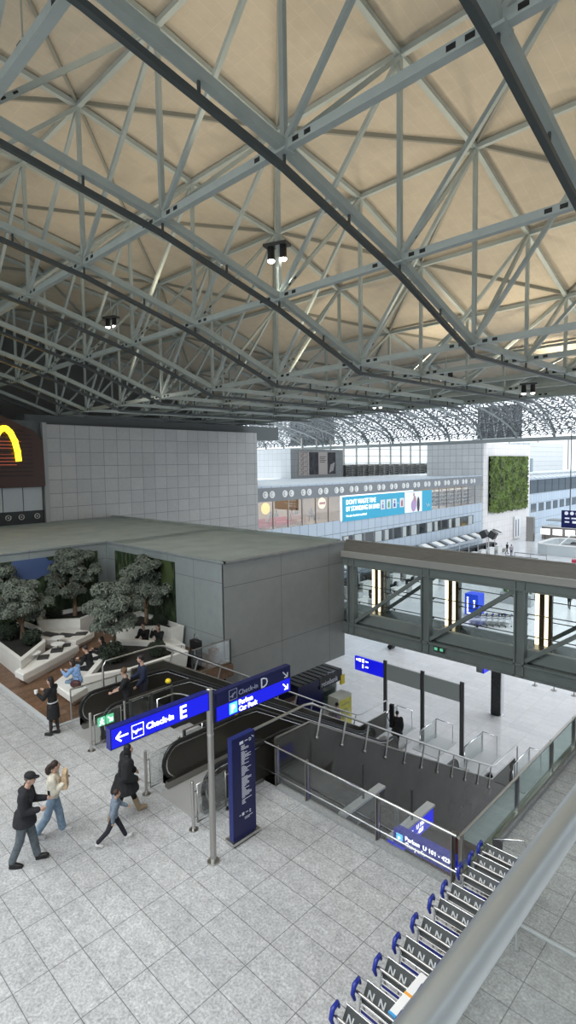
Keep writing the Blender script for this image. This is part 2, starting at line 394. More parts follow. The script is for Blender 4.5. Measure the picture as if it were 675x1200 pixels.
ordn = {-4: 'tenth from the left', -3: 'rightmost of all', -2: 'second from the right edge', -1: 'crossing the top right corner', 0: 'in the middle',
        1: 'left of the middle one', 2: 'third over the sign', 3: 'over the lounge trees', 4: 'over the left of the deck', 5: 'towards the tiled wall', 6: 'close in front of the tiled wall', 7: 'before the last at the left', 8: 'last at the far left'}
for i in IS:
    x = nx(i)
    t = thing('roof_truss', 'grey steel roof truss running away from the viewer, '+ordn[i], 'roof truss', (x, ny(2), 11.65), 0, 'lengthwise roof trusses')
    def L3(y, z): return (0, y-ny(2), z-11.65)
    for nm, ff, wd, hh, dz, mm in (('bottom_chord', rz, .2, .2, 0, STEEL), ('track_rail', rz, .13, .13, -.42, STEELD), ('top_chord', uz, .16, .16, 0, STEEL)):
        q = MB()
        for j in JS[:-1]:
            q.bar(L3(ny(j), ff(j)+dz), L3(ny(j+1), ff(j+1)+dz), wd, hh)
            if nm == 'track_rail':
                for k in (0, .5):
                    yy = ny(j)+S2*k; zz = rz(j)*(1-k)+rz(j+1)*k
                    q.bar(L3(yy, zz-.1), L3(yy, zz-.38), .05, .05)
        q.build(nm, mm, t)
    for j in JS:
        q = MB(); q.bar(L3(ny(j), rz(j)), L3(ny(j), uz(j)), .125, .125); q.box(-.17, .17, ny(j)-ny(2)-.17, ny(j)-ny(2)+.17, rz(j)-11.65-.14, rz(j)-11.65-.08)
        q.build('vertical_strut', STEEL, t)
        if j > JS[0]:
            q = MB(); q.bar(L3(ny(j), uz(j)-.05), L3(ny(j-1), rz(j-1)+.05), .12, .12)
            pp = [Vector(L3(ny(j), uz(j)-.05)), Vector(L3(ny(j-1), rz(j-1)+.05))]
            sl = q; q.cur = 1
            for k in (.84, .9):
                c0 = pp[0].lerp(pp[1], k); dd = (pp[1]-pp[0]).normalized()*.07
                sl.bar(c0-dd, c0+dd, .135, .05)
            q.build('diagonal_brace', (STEEL, BLK), t)
names_j = {-3: 'behind the viewer', -2: 'just above the viewer', -1: 'nearest, at the top left corner', 0: 'crossing the top of the view', 1: 'second in view behind the nearest', 2: 'where the truss bottoms bend', 3: 'first behind the bend', 4: 'second behind the bend', 5: 'next to last before the far hall', 6: 'last before the glazed far hall'}
for j in JS:
    t = thing('cross_truss', 'grey steel cross truss '+names_j[j], 'roof truss', (nx(2), ny(j), rz(j)), 0, 'crosswise roof trusses')
    def L3(x, z): return (x-nx(2), 0, z-rz(j))
    q = MB(); q.bar(L3(nx(-4), rz(j)), L3(nx(8), rz(j)), .19, .19); sl = q; q.cur = 1
    for i in IS:
        for k in (-.75, -.42, .42, .75): sl.box(nx(i)-nx(2)+k-.085, nx(i)-nx(2)+k+.085, -.10, .10, -.05, .05)
    q.build('bottom_chord', (STEEL, BLK), t)
    q = MB(); q.bar(L3(nx(-4), uz(j)), L3(nx(8), uz(j)), .15, .15); q.build('top_chord', STEEL, t)
    for i in IS[:-1]:
        q = MB(); q.bar(L3(nx(i), uz(j)-.05), L3(nx(i+1), rz(j)+.05), .12, .12); q.build('diagonal_brace', STEEL, t)
# warm uplighting on the membrane
for (i, j) in ((0, 0), (0, 2), (0, 3.5), (1, 1.5), (-1, 1), (-1, 3), (-2, 2), (2, .5), (2, 2.5), (1, 3.7), (3, 1), (-1, 4.5), (-2, 4), (0, 4.8), (-2.6, 1), (3, 3), (4, 1.5)):
    jj = int(j); fz = rz(jj)+(j-jj)*(rz(min(jj+1, 6))-rz(jj))
    uplight(nx(i)-2.0, ny(j)+1.6, fz+.3, (240 if j > 1.6 else 140) if i < 2.5 else 60)
for (i, j) in ((1, 0), (0, 1), (3, 0), (2, -1), (0, -1)):
    uplight(nx(i)-2.3, ny(j)+2.2, rz(j)+.2, 110, (1, .86, .66))

def lampfit(x, y, z, label, lit=True, top=1.0, hot=True):
    t = thing('ceiling_lamp', label, 'lamp', (x, y, z), math.radians(20), 'pairs of cylinder downlights')
    q = MB(); q.box(-.42, .42, -.22, .22, .42, .5); q.build('mounting_plate', DARK, t)
    q = MB(); q.tube([(0, 0, .5), (0, 0, .5+top)], .03, 8); q.build('hanger', STEEL, t)
    for sx in (-.22, .22):
        q = MB(); q.cyl((sx, 0), .12, 0, .44); c_ = q.build('lamp_cylinder', BLK, t)
        q = MB(); q.cyl((sx, 0), .115, -.03, .0); q.ell((sx, 0, -.02), (.11, .11, .07)); q.build('bulb', LAMP if lit else LAMPD, c_)
    if lit:
        l = bpy.data.lights.new('lamp_light', 'SPOT'); l.energy = 500; l.color = (1, .93, .82); l.spot_size = 1.9; l.spot_blend = .7; l.shadow_soft_size = .15
        o = bpy.data.objects.new('lamp_light', l); COL.objects.link(o); o.location = (x, y, z-.15)
lampfit(-13.3, 13.3, 14.5, 'pair of bright cylinder downlights hanging in the middle of the truss')
lampfit(-27.6, 15, 15.2, 'pair of bright cylinder downlights on the left over the lounge')
lampfit(-14.0, 26, 11.95, 'pair of dim cylinder lamps right of centre above the bend', False, .6)
lampfit(-11.4, 30, 11.3, 'rightmost pair of dim cylinder lamps under the roof edge', False, .8)
lampfit(-23.1, 33, 11.7, 'smallest, farthest pair of dim cylinder lamps', False, .8)
t = thing('ceiling_lamp', 'single bright floodlight clamped to the beam at top left', 'lamp', (-15.0, 6.0, 18.2))
MB().ell((0, 0, 0), (.16, .16, .14)).build('bulb', LAMP, t); MB().box(-.12, .12, -.12, .12, .1, .22).build('bracket', DARK, t); MB().tube([(0, 0, .2), (0, 0, 1.4)], .025).build('hanger', STEEL, t)

# ------------------------------------------------------------------ far hall: facades, tower
f = MB(); f.box(-39.6, -39.3, 48.9, 84.9, D, 1.15); f.box(-39.6, -39.3, 36.1, 48.9, D, 1.3); f.box(-40.2, -39.3, 36.1, 84.9, 5.45, 5.6)
struct('wall_facade', f, PANEL)
# port band with paired round openings
f = MB(); f.box(-39.6, -39.26, 36.1, 84.9, 4.1, 5.45); struct('trim_7', f, mat('grey_band', (.22, .235, .25), .5))
q = MB(); y = 37.1
k = 0
ports = []
while y < 83:
    ports += [y, y+.95]; y += 2.75
for i, y in enumerate(ports):
    n = 16; ring = []
    for a in range(n):
        th = 2*PI*a/n
        ring.append((th))
    vs = [(-39.22, y+.36*math.cos(th), 4.78+.36*math.sin(th)) for th in ring]+[(-39.22, y+.15*math.cos(th)-.05, 4.78+.2*math.sin(th)) for th in ring]
    o = MB().add(vs+[(-39.3, p[1], p[2]) for p in vs[:n]], [(a, (a+1) % n, n+(a+1) % n, n+a) for a in range(n)]+[(2*n+a, 2*n+(a+1) % n, (a+1) % n, a) for a in range(n)])
    o.tube([(-39.24, y, 4.78), (-39.2, y, 4.78)], .14, 10)
    ob = o.build('air_nozzle', WHITE)
    tag(ob, 'white air nozzle, %s of pair, grey facade band, pair %s' % (('left', 'right')[i % 2], nth(i//2, len(ports)//2)), 'air nozzle', 'air nozzles along the far facade band')
# window row in facade
for k in range(16):
    y0 = 49.1+k*2.05+.15
    t = MB(); t.box(-39.32, -39.22, y0, y0+1.75, -1.95, -.55)
    o = struct('window_%d' % (k+1), t, mat('facade_window_dark', (.03, .04, .045), .1, spec=.8))
    if k % 3 != 2: MB().box(-39.21, -39.2, y0+.1, y0+.9+.5*(k % 2), -1.9, -.6).build('blind', mat('pale_blind', (.5, .54, .54), .6), o)
    MB().box(-39.22, -39.18, y0-.12, y0, -2, -.5).build('window_frame', INOXD, o)
# restaurant front
t = MB(); t.box(-45, -39.4, 36.1, 48.9, 1.2, 1.3); t.box(-45.1, -45, 36.1, 48.9, 1.3, 4.1); t.box(-45, -39.4, 36.1, 48.9, 4.1, 4.2); t.box(-45, -39.4, 48.8, 48.9, 1.3, 4.1); struct('wall_restaurant', t, WARM)
ra = area('restaurant_light', (-42.2, 42.5, 4.05), 5, 11, 170, (1, .85, .62))
for k in range(6):
    y0 = 36.1+k*2.14; o = struct('window_%d' % (17+k), MB().box(-39.36, -39.34, y0, y0+2.14, 1.3, 4.1), glass('shopglass%d' % k, (.9, .9, .9), .03))
    MB().box(-39.38, -39.28, y0-.05, y0+.05, 1.3, 4.1).build('window_frame', INOXD, o)
sofa = [(-40.6, 37.0, 1.6), (-40.7, 39.6, 2.2), (-40.6, 42.6, 1.4)]
for k, (x, y, l) in enumerate(sofa):
    t = thing('sofa', ['red sofa at the left end of the far restaurant window', 'longest red sofa in the far restaurant window', 'tan sofa behind the far restaurant window'][k], 'sofa', (x, y, 1.3))
    m = RED if k < 2 else mat('tan_upholstery', (.45, .25, .15), .6)
    q = MB(); q.box(-.4, .4, 0, l, .12, .45); q.build('seat', m, t); q = MB(); q.box(-.5, -.3, 0, l, .12, .95); q.build('backrest', m, t); q = MB(); q.box(-.4, .4, -.12, 0, .1, .62); q.box(-.4, .4, l, l+.12, .1, .62); q.build('armrest', m, t)
    q = MB()
    for a in (-.35, .35):
        for b_ in (.05, l-.05): q.box(a-.03, a+.03, b_-.03, b_+.03, 0, .13)
    q.build('foot', BLK, t)
for k in range(7):
    y = 37.5+k*1.6
    t = thing('person', 'seated restaurant guest behind the far window, '+nth(k, 7), 'person', (-42.2-(k % 2)*.8, y, 1.3), 0, 'restaurant guests')
    mm = mat('guest_dark%d' % (k % 3), [(.03, .03, .035), (.15, .04, .04), (.1, .08, .07)][k % 3], .8)
    q = MB(); q.ell((0, 0, .8), (.2, .26, .45)); q.ell((.25, -.1, .5), (.35, .1, .1)); q.ell((.25, .1, .5), (.35, .1, .1)); q.ell((.52, .1, .25), (.08, .08, .28)); q.ell((.52, -.1, .25), (.08, .08, .28)); q.ell((0, 0, 1.36), (.1, .1, .14)); q.cyl((0, 0), .06, 1.1, 1.3); q.build('body', mm, t)
    t2 = thing('table', 'small dark table in the far restaurant, '+nth(k, 7), 'table', (-41.6, y+.6, 1.3), 0, 'restaurant tables')
    q = MB(); q.box(-.35, .35, -.35, .35, .7, .74); q.build('tabletop', mat('table_wood', (.2, .11, .06), .4), t2); MB().cyl((0, 0), .04, 0, .7, 8).build('leg', BLK, t2)
t = thing('round_sign', 'round burger restaurant sign hanging behind the far window', 'sign', (-39.9, 46.3, 3.4))
q = MB(); q.tube([(0, 0, 0), (.08, 0, 0)], .62, 24); q.build('disc', mat('sign_cream', (.9, .8, .6), .5, emit=(1, .8, .55), es=.5), t)
q = MB(); q.box(.08, .12, -.48, .48, -.12, .12); q.build('band', RED, t); MB().tube([(0, 0, .6), (0, 0, .75)], .02).build('hanger', BLK, t)
t = thing('round_sign', 'yellow round lamp sign at left in the far restaurant', 'sign', (-41.5, 39.2, 3.2)); MB().tube([(0, 0, 0), (.08, 0, 0)], .6, 20).build('disc', mat('sign_yellow', (.9, .6, .1), .5, emit=(1, .65, .15), es=.5), t); MB().tube([(0, 0, .55), (0, 0, .95)], .02).build('hanger', BLK, t)
# shop windows right of the advert
t = MB(); t.box(-42, -39.4, 68.9, 84.9, 1.05, 1.15); t.box(-42.1, -42, 68.9, 84.9, 1.15, 4.1); t.box(-42, -39.4, 68.9, 84.9, 4.1, 4.2); struct('wall_shop', t, WARM)
area('shop_light', (-40.7, 77, 4.05), 2, 14, 90, (1, .93, .8))
for k in range(7):
    y0 = 69+k*2.25; o = struct('window_%d' % (23+k), MB().box(-39.36, -39.34, y0, y0+2.25, 1.15, 4.1), MATS['shopglass0']); MB().box(-39.38, -39.28, y0-.05, y0+.05, 1.15, 4.1).build('window_frame', INOXD, o)
    t = thing('shelf', 'stocked shop shelf behind the window beyond the advert, '+nth(k, 7), 'shelf', (-41.2, y0+.25, 1.15), 0, 'stocked shelves in the far shop')
    q = MB(); q.box(-.25, -.2, 0, 1.8, 0, 2.5)
    for s_ in range(5): q.box(-.2, .2, 0, 1.8, .1+s_*.55, .14+s_*.55)
    q.build('shelf_board', WHITE, t)
    q = MB()
    for s_ in range(4):
        yy = .05
        while yy < 1.7:
            h_ = random.uniform(.15, .4); ww = random.uniform(.06, .2); q.box(-.15, .15, yy, yy+ww-.02, .14+s_*.55, .14+s_*.55+h_); yy += ww
    o2 = q.build('goods', SHELFM, t); o2['kind'] = 'stuff'
# advert
t = thing('advert_banner', 'long blue advert banner about not wasting time in line', 'advert', (-39.25, 49.1, 1.16))
MB().box(0, .08, 0, 19.8, -.05, 2.8).build('panel', ADCY, t)
MB().box(.085, .1, 12.9, 17.2, 0, 2.75).build('photo', ADW, t)
q = MB(); q.ell((.13, 15.3, 1.25), (.02, .42, .95), 10, 8); q.ell((.13, 15.1, 2.35), (.02, .18, .25), 8, 6); q.build('figure', mat('ad_skin', (.5, .3, .35), .6), t)
q = MB(); q.ell((.14, 16.2, 1.0), (.02, .35, 1.0), 10, 8); q.build('figure', mat('ad_dark', (.05, .05, .09), .6), t)
q = MB(); q.ell((.14, 15.0, .9), (.02, .6, .8), 10, 8); q.build('figure', mat('ad_lilac', (.5, .35, .6), .6), t)
# readable from the hall (+X side): right = +Y
text('headline', "DON'T WASTE TIME\nBY STANDING IN LINE!", .78, (-39.14, 49.7, 3.05), (0, 1, 0), (0, 0, 1), LETW, t, squash=.82).location = (39.25, -49.1, -1.16)
text('subline', "Use the check-in machines!", .36, (-39.14, 49.7, 1.62), (0, 1, 0), (0, 0, 1), LETW, t).location = (39.25, -49.1, -1.16)
for k, yy in enumerate((7.6, 8.9, 10.2, 11.9)):
    q = MB(); q.box(.085, .1, yy-.15, yy+.8, .85, 2.05); q.build('pictogram', WHITE, t)
    q = MB(); q.box(.1, .115, yy+.12, yy+.5, 1.0, 1.5+.15*(k % 2)); q.ell((.11, yy+.35, 1.72), (.01, .13, .13)); q.build('pictogram_figure', mat('pict%d' % k, [(.3, .3, .5), (.1, .35, .2), (.05, .08, .4), (.5, .1, .15)][k], .6), t)
q = MB(); q.box(.085, .1, 11.15, 11.5, 1.42, 1.5); q.build('arrow', WHITE, t)
q = MB(); q.tube([(.1, 18.2, 1.0), (.1, 18.6, .5), (.1, 18.9, .9), (.1, 19.2, .6)], .05, 6); q.build('logo', WHITE, t)
# roof ledges behind the facade
f = MB(); f.box(-62, -40.2, 36.1, 150, 5.3, 5.5); struct('ceiling_ledge', f, mat('pale_ledge', (.62, .66, .68), .6, noise=(.5, .08)))
# pavilion box with gift poster
b = MB(); b.box(-68, -60, 62.2, 75.4, 5.5, 10.15); struct('wall_pavilion', b, tiled('pavilion_tile', (.26, .27, .27), (.24, .25, .25), (.17, .18, .18), 1, 1, .2, .5, 'yz', .6, .03))
b = MB(); b.box(-68, -59.9, 62.1, 62.2, 5.5, 10.2); struct('wall_pavilion_side', b, tiled('pavilion_tile_x', (.66, .69, .70), (.62, .65, .66), (.5, .52, .53), 1, 1, .2, .5, 'xz', .6, .03))
t = thing('gift_poster', 'wide wall poster with GIFTS lettering and dark photos', 'poster', (-59.95, 64.1, 6.0))
MB().box(0, .05, 0, 9.2, 0, 3.75).build('panel', POSTB, t)
MB().box(.05, .07, 2.4, 4.7, 0.05, 3.7).build('photo', POSTK, t); MB().box(.05, .07, 7.0, 9.15, .05, 3.7).build('photo', POSTK, t)
for k in range(5):
    text('lettering', 'GIFTS', .95, (.06, .2, .08+k*.74), (0, 1, 0), (0, 0, 1), mat('poster_text', (.10, .09, .09), .6), t, squash=.8)
q = MB()
for k in range(4): q.box(.05, .065, 5.0, 6.6-.3*(k % 2), 2.9-k*.3, 3.02-k*.3)
q.build('caption', MATS['poster_text'], t)
q = MB()
for k in range(4): q.bar((.08, 7.5+k*.28, .3+.1*k), (.08, 7.9+k*.3, 1.7+.1*k), .16, .02, (1, 0, 0))
q.build('hand_picture', mat('poster_hand', (.5, .46, .43), .6), t)
# far end window wall and louvres
for k in range(14):
    y0 = 76+k*4.2; o = struct('window_%d' % (30+k), MB().box(-70.3, -70.25, y0, y0+4.2, 6.4, 12.5), MATS['clear_glass'])
    q = MB(); q.box(-70.4, -70.1, y0-.1, y0+.1, 5.5, 12.6)
    for z in (7.8, 9.3, 10.8): q.box(-70.4, -70.1, y0, y0+4.2, z-.06, z+.06)
    q.build('window_frame', INOXD, o)
for k in range(12):
    y0 = 76+k*3.3
    t = thing('roof_louvre', 'dark louvred vent box on the far pale ledge, '+nth(k, 12), 'vent', (-60, y0, 5.5), 0, 'louvred vents on the far ledge')
    q = MB()
    for s_ in range(4): q.box(-.5, .6, 0, 2.6, .35+.4*s_, .5+.4*s_)
    q.build('slat', MATS['dark_upper_wall'], t); q = MB(); q.box(-1.2, -.6, -.1, 2.7, 0, 2.1); q.box(-.6, .3, -.15, 0, 0, 2); q.build('housing', INOXD, t)
# tower with living wall
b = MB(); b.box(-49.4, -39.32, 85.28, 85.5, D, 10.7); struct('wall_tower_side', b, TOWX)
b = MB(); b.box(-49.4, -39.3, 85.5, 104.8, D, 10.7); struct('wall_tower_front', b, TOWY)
t = thing('living_wall', 'large mossy green living wall on the pale tiled tower', 'plant wall', (-39.3, 87.1, -.5))
q = MB(); n, mm_ = 60, 36; vs = []
for a in range(n+1):
    for c_ in range(mm_+1):
        yy = 16*a/n; zz = 9.15*c_/mm_
        if c_ == 0: zz -= random.uniform(0, .5)+.6*max(0, (a/n-.1)*-1)
        if a == n: yy += random.uniform(-.3, .3)
        vs.append((.12+random.uniform(0, .45), yy, zz))
fs = [(a*(mm_+1)+c_, (a+1)*(mm_+1)+c_, (a+1)*(mm_+1)+c_+1, a*(mm_+1)+c_+1) for a in range(n) for c_ in range(mm_)]
q.add(vs, fs); q.build('foliage', LEAFG, t)
MB().box(0.02, .12, .1, 15.9, .2, 9.1).build('backing_panel', BLK, t)
# facade beyond the tower
f = MB(); f.box(-39.6, -39.3, 104.8, 160, D, 1.6); f.box(-39.6, -39.3, 104.8, 160, 4.2, 4.5); struct('wall_facade_far', f, PANEL)
for k in range(14):
    y0 = 105.2+k*3.9
    struct('window_%d' % (50+k), MB().box(-39.5, -39.35, y0, y0+3.6, 1.6, 4.2), MATS['facade_window_dark'])
    if k < 12: struct('window_%d' % (70+k), MB().box(-39.32, -39.25, y0+.4, y0+3.0, -1.9, -.3), MATS['facade_window_dark'])
f = MB()
for k in range(24): f.add([(-38.9, 105+2.3*k, 4.5), (-38.9, 106.6+2.3*k, 4.5), (-41.5, 107.8+2.3*k, 5.4), (-41.5, 106.2+2.3*k, 5.4)], [(0, 1, 2, 3), (3, 2, 1, 0)])
struct('trim_8', f, WHITE)
b = MB(); b.box(-60, -48, 128, 150, 5.5, 12); struct('wall_far_box', b, TOWX)
b = MB(); b.box(-60, -44, 118, 119, 5.5, 8.3); struct('wall_far_band', b, mat('blue_grey_wall', (.25, .31, .34), .5))
b = MB(); b.box(-66, 30, 160, 160.3, D, 5); struct('wall_far_end', b, PANEL)
for k in range(12):
    o = struct('window_%d' % (90+k), MB().box(-66+k*8, -58+k*8, 160, 160.05, 5, 14), MATS['clear_glass']); MB().box(-66.1+k*8, -65.8+k*8, 159.9, 160.1, 5, 14).build('window_frame', INOXD, o)

# ------------------------------------------------------------------ glazed vault over the far hall
YB = 86.0; ZB = 11.0
def vault(u):      # u 0..1 from the near ridge side down to the far beam
    a = u*PI/2
    return (YB-38*math.cos(a), ) if False else (36+50*math.sin(a), ZB+.3+8.2*math.cos(a))
q = MB()
q.bar((-100, YB, ZB), (30, YB, ZB), .9, .55); struct('trim_9', q, mat('far_truss_grey', (.30, .33, .33), .5))
FT = MATS['far_truss_grey']
nU = 16
for k in range(22):
    x = -96+k*5.6
    t = thing('arched_rib', 'curved steel rib of the far glazed roof, '+nth(k, 22), 'roof truss', (x, YB, ZB), 0, 'arched ribs of the far glazed roof')
    q = MB(); pts = [vault(u/nU) for u in range(nU+1)]
    q.tube([(0, y-YB, z-ZB) for y, z in pts], .2, 6); q.build('upper_chord', FT, t)
    q = MB(); q.tube([(0, (y-YB), (z-ZB)-1.5*math.sin(PI*i_/nU)-.05) for i_, (y, z) in enumerate(pts)], .14, 6); q.build('lower_chord', FT, t)
    q = MB()
    for i_ in range(nU):
        a = pts[i_]; b_ = pts[i_+1]; dz = 1.5*math.sin(PI*i_/nU)
        q.bar((0, a[0]-YB, a[1]-ZB-dz), (0, b_[0]-YB, b_[1]-ZB), .1, .1)
    q.build('web', FT, t)
# glazing lattice: a dense net of bars in the vault surface (part of the roof)
q = MB(); LX = 1.15
for row in range(34):
    u0 = .04+row*.0275; u1 = u0+.0275
    y0, z0 = vault(u0); y1, z1 = vault(min(u1, 1))
    nn = int(150/LX/1.0)
    for k in range(-5, 110):
        x = -100+k*LX
        if x > 18: break
        jx = random.uniform(-.3, .3)
        q.bar((x+jx, y0, z0), (x+LX*.5, y1, z1), .14, .08); q.bar((x+LX+jx, y0, z0), (x+LX*.5, y1, z1), .16, .08)
        q.bar((x+jx, y0, z0-1.2*math.sin(PI*u0)), (x+random.uniform(-.6, .6), y1, z1-1.2*math.sin(PI*min(u1, 1))), .17, .12)
    if row % 4 == 0: q.bar((-100, y0, z0), (18, y0, z0), .12, .12)
struct('ceiling_lattice', q, mat('lattice_steel', (.15, .165, .17), .5))
q = MB()
for k in range(40):
    u0 = k/40; y0, z0 = vault(u0); y1, z1 = vault((k+1)/40)
    q.add([(-100, y0, z0+.4), (30, y0, z0+.4), (30, y1, z1+.4), (-100, y1, z1+.4)], [(0, 1, 2, 3)])
struct('ceiling_glazing', q, glass('roof_glazing', (.97, .98, .99), .0, .05, .1))
# ventilation housings outside the vault, free boxes and no wall
for k, (x0, x1, y0, z0, z1) in enumerate(((-85.5, -75.5, 89, 11.9, 17.6), (-50, -42.5, 106, 12.2, 18.5))):
    t = bpy.data.objects.new('plant_housing_%d' % (k+1), None); COL.objects.link(t); t.location = ((x0+x1)/2, y0, z0); t['kind'] = 'structure'
    w_ = (x1-x0)/2
    MB().box(-w_, w_, -.2, 3, 0, z1-z0).build('casing', mat('housing_dark', (.05, .055, .06), .6), t)
    q = MB()
    for a in range(5): q.bar((-w_+a*w_/2, -.35, 0), (-w_+(a+.5)*w_/2, -.35, z1-z0), .18, .18); q.bar((-w_+(a+1)*w_/2 if a < 4 else w_, -.35, 0), (-w_+(a+.5)*w_/2, -.35, z1-z0), .18, .18)
    q.bar((-w_-1, -.35, 0), (w_+1, -.35, 0), .25, .25); q.bar((-w_-1, -.35, (z1-z0)*.5), (w_+1, -.35, (z1-z0)*.5), .2, .2); q.build('bracing', FT, t)

# ================================================================== ESCALATORS
SL = .5735
def rail_z(y, off): # height of the incline line at y, raised by off above the nose line
    if y <= 9.9: return off
    if y >= 9.9+6.2/SL: return D+off
    return off-SL*(y-9.9)
def esc_path(y0, y1, off, n=26):
    return [(y, rail_z(y, off)) for y in [y0+(y1-y0)*k/n for k in range(n+1)]]
YL = 9.9-D/SL   # end of the incline
def escalator(xa, xb, label):
    t = thing('escalator', label, 'escalator', ((xa+xb)/2, 9, 0))
    ox, oy = (xa+xb)/2, 9
    for x in (xa, xb):
        s_ = 1 if x > ox else -1
        top = [(7.45-.47*math.sin(a), .53-.47*math.cos(a)) for a in [PI*k/10 for k in range(11)]]
        run = [(y, z) for y, z in esc_path(7.9, YL+.7, 1.0)]
        ye = YL+.7
        end = [(ye+.47*math.sin(a), D+.53+.47*math.cos(a)) for a in [PI*k/8 for k in range(1, 9)]]
        path = top+run+end
        q = MB(); n = len(path); low = []
        for (y, z) in path:
            lz = min(z, rail_z(y, .12)); low.append((y, min(lz, z-.001)))
        th = .035
        vs = []
        for (y, z), (yl, zl) in zip(path, low): vs += [(x-ox-th, y-oy, z), (x-ox+th, y-oy, z), (x-ox-th, yl-oy, zl), (x-ox+th, yl-oy, zl)]
        fs = []
        for k in range(n-1):
            a = 4*k; b_ = a+4
            fs += [(a, b_, b_+2, a+2), (a+1, a+3, b_+3, b_+1), (a, a+1, b_+1, b_), (a+2, b_+2, b_+3, a+3)]
        q.add(vs, fs); bp = q.build('balustrade', TINT, t)
        q = MB(); q.tube([(x-ox, y-oy, z) for y, z in path], .045, 8); q.build('handrail', BLK, t)
        q = MB(); q.tube([(x-ox, y-oy, z-.0) for y, z in [(7.45-.40*math.sin(a), .53-.40*math.cos(a)) for a in [PI*k/10 for k in range(1, 11)]]+[(y, z-.075) for y, z in run]], .043, 6); q.build('rail_profile', CHROME, t)
        q = MB()
        for (y, z), (y2, z2) in zip(esc_path(7.0, YL+1.9, .1, 40), esc_path(7.0, YL+1.9, .1, 40)[1:]):
            q.bar((x-ox-s_*.08, y-oy, z), (x-ox-s_*.08, y2-oy, z2), .14, .16)
        q.build('skirt', INOXD, t)
    q = MB(); w = xb-xa-.25
    y = 9.6; z = -.02
    while z > D:
        q.box(-w/2, w/2, y-oy, y-oy+.42, z-.24, z); y += .2/SL*1.0; z -= .2
    q.build('steps', mat('escalator_step', (.10, .10, .10), .45, .6), t)
    q = MB(); q.box(-w/2, w/2, 6.75-oy, 9.6-oy, 0, .012)
    for k in range(14): q.box(-w/2, w/2, 8.8-oy+k*.055, 8.82-oy+k*.055, .012, .02)
    q.build('landing_plate', mat('ribbed_plate', (.44, .44, .43), .4, .25), t)
    MB().box(-w/2, w/2, YL-oy, YL+2.6-oy, D, D+.02).build('landing_plate', MATS['ribbed_plate'], t)
    q = MB()
    for k in range(6): q.box(-w/2+k*w/6, -w/2+k*w/6+w/12, 9.35-oy, 9.5-oy, .012, .025)
    q.build('comb_marking', YEL, t)
    q = MB(); n = 8
    q.bar((0, 8.9-oy, -.6), (0, YL-oy, D-.05+.2), w, .3); q.build('truss_casing', DARK, t)
    return t
escalator(-15.5, -14.2, 'escalator beside the wooden deck with two people going down')
escalator(-11.1, -9.55, 'nearest escalator with large dark rounded balustrade beside the blue directory')
# side cladding with outer rail, right and left
def clad(x, label, sgn):
    t = thing('side_cladding', label, 'cladding', (x, 9, 0))
    q = MB(); pt = [(8.9, 1.15), (10.1, 1.12), (21.05, -5.15), (23.3, -5.15)]; pb = [(23.3, -6.19), (18.6, -6.19), (8.9, -.62)]
    P_ = [(y-9, z) for y, z in pt+pb]
    n = len(P_); vs = [(0, y, z) for y, z in P_]+[(-.1*sgn, y, z) for y, z in P_]
    q.add(vs, [tuple(range(n)), tuple(range(n, 2*n))[::-1]]+[(i, i+n, (i+1) % n+n, (i+1) % n) for i in range(n)]); q.build('panel', CLAD, t)
    q = MB(); q.tube([(-.05*sgn, y-9, z+.02) for y, z in pt], .03, 6); q.build('cap', INOXD, t)
    q = MB(); q.tube([(0, -1.05, .05), (0, -1.05, 1.5), (0, -.95, 1.66), (0, .9, 1.67), (0, 1.15, 1.62), (0, 1.45, 1.44)]+[(0, y-9, 1.44-SL*(y-10.45)) for y in (13, 16, 19)]+[(0, 11.95, -4.52), (0, 12.3, -4.6), (0, 14.4, -4.6), (0, 14.5, -4.7), (0, 14.5, D)], .032, 8); q.build('top_rail', INOX, t)
    for k in range(11):
        y = 10.55+k*1.03; z = 1.44-SL*(y-10.45)
        q = MB(); q.tube([(0, y-9, z), (.02*sgn, y-9.24, z-.68)], .028, 6); q.ell((.03*sgn, y-9.25, z-.7), .045, 8, 6); q.build('bracket', INOX, t)
    return t
clad(-9.16, 'tall dark polished side wall of the right escalator, going down with bracketed rail', 1)
clad(-15.92, 'dark side wall with steel rail between the wooden deck and left escalator', -1)
for x, s_, lb in ((-13.85, -1, 'dark inner side wall left of the fixed stairs'), (-11.45, 1, 'dark inner side wall right of the fixed stairs')):
    t = thing('side_cladding', lb, 'cladding', (x, 9, 0))
    q = MB()
    P_ = [(y-9, z) for y, z in ((9.0, .45), (9.9, .4), (21.0, -5.8), (21, -6.19), (19, -6.19), (9.0, -.7))]; n = len(P_)
    vs = [(0, y, z) for y, z in P_]+[(.08, y, z) for y, z in P_]
    q.add(vs, [tuple(range(n)), tuple(range(n, 2*n))[::-1]]+[(i, i+n, (i+1) % n+n, (i+1) % n) for i in range(n)]); q.build('panel', TINT, t)
    q = MB(); q.tube([(-s_*.12, -.5, .0), (-s_*.12, -.5, .92), (-s_*.12, .05, .92)]+[(-s_*.12, y-9, .95-SL*(y-9.1)) for y in (9.3, 14, 19.5)], .026, 8); q.build('handrail', CHROME, t)
    for k in range(4):
        y = 9.6+k*2.6; MB().tube([(-s_*.12, y-9, .95-SL*(y-9.1)), (-s_*.02, y-9, .35-SL*(y-9.1))], .018, 6).build('bracket', CHROME, t)
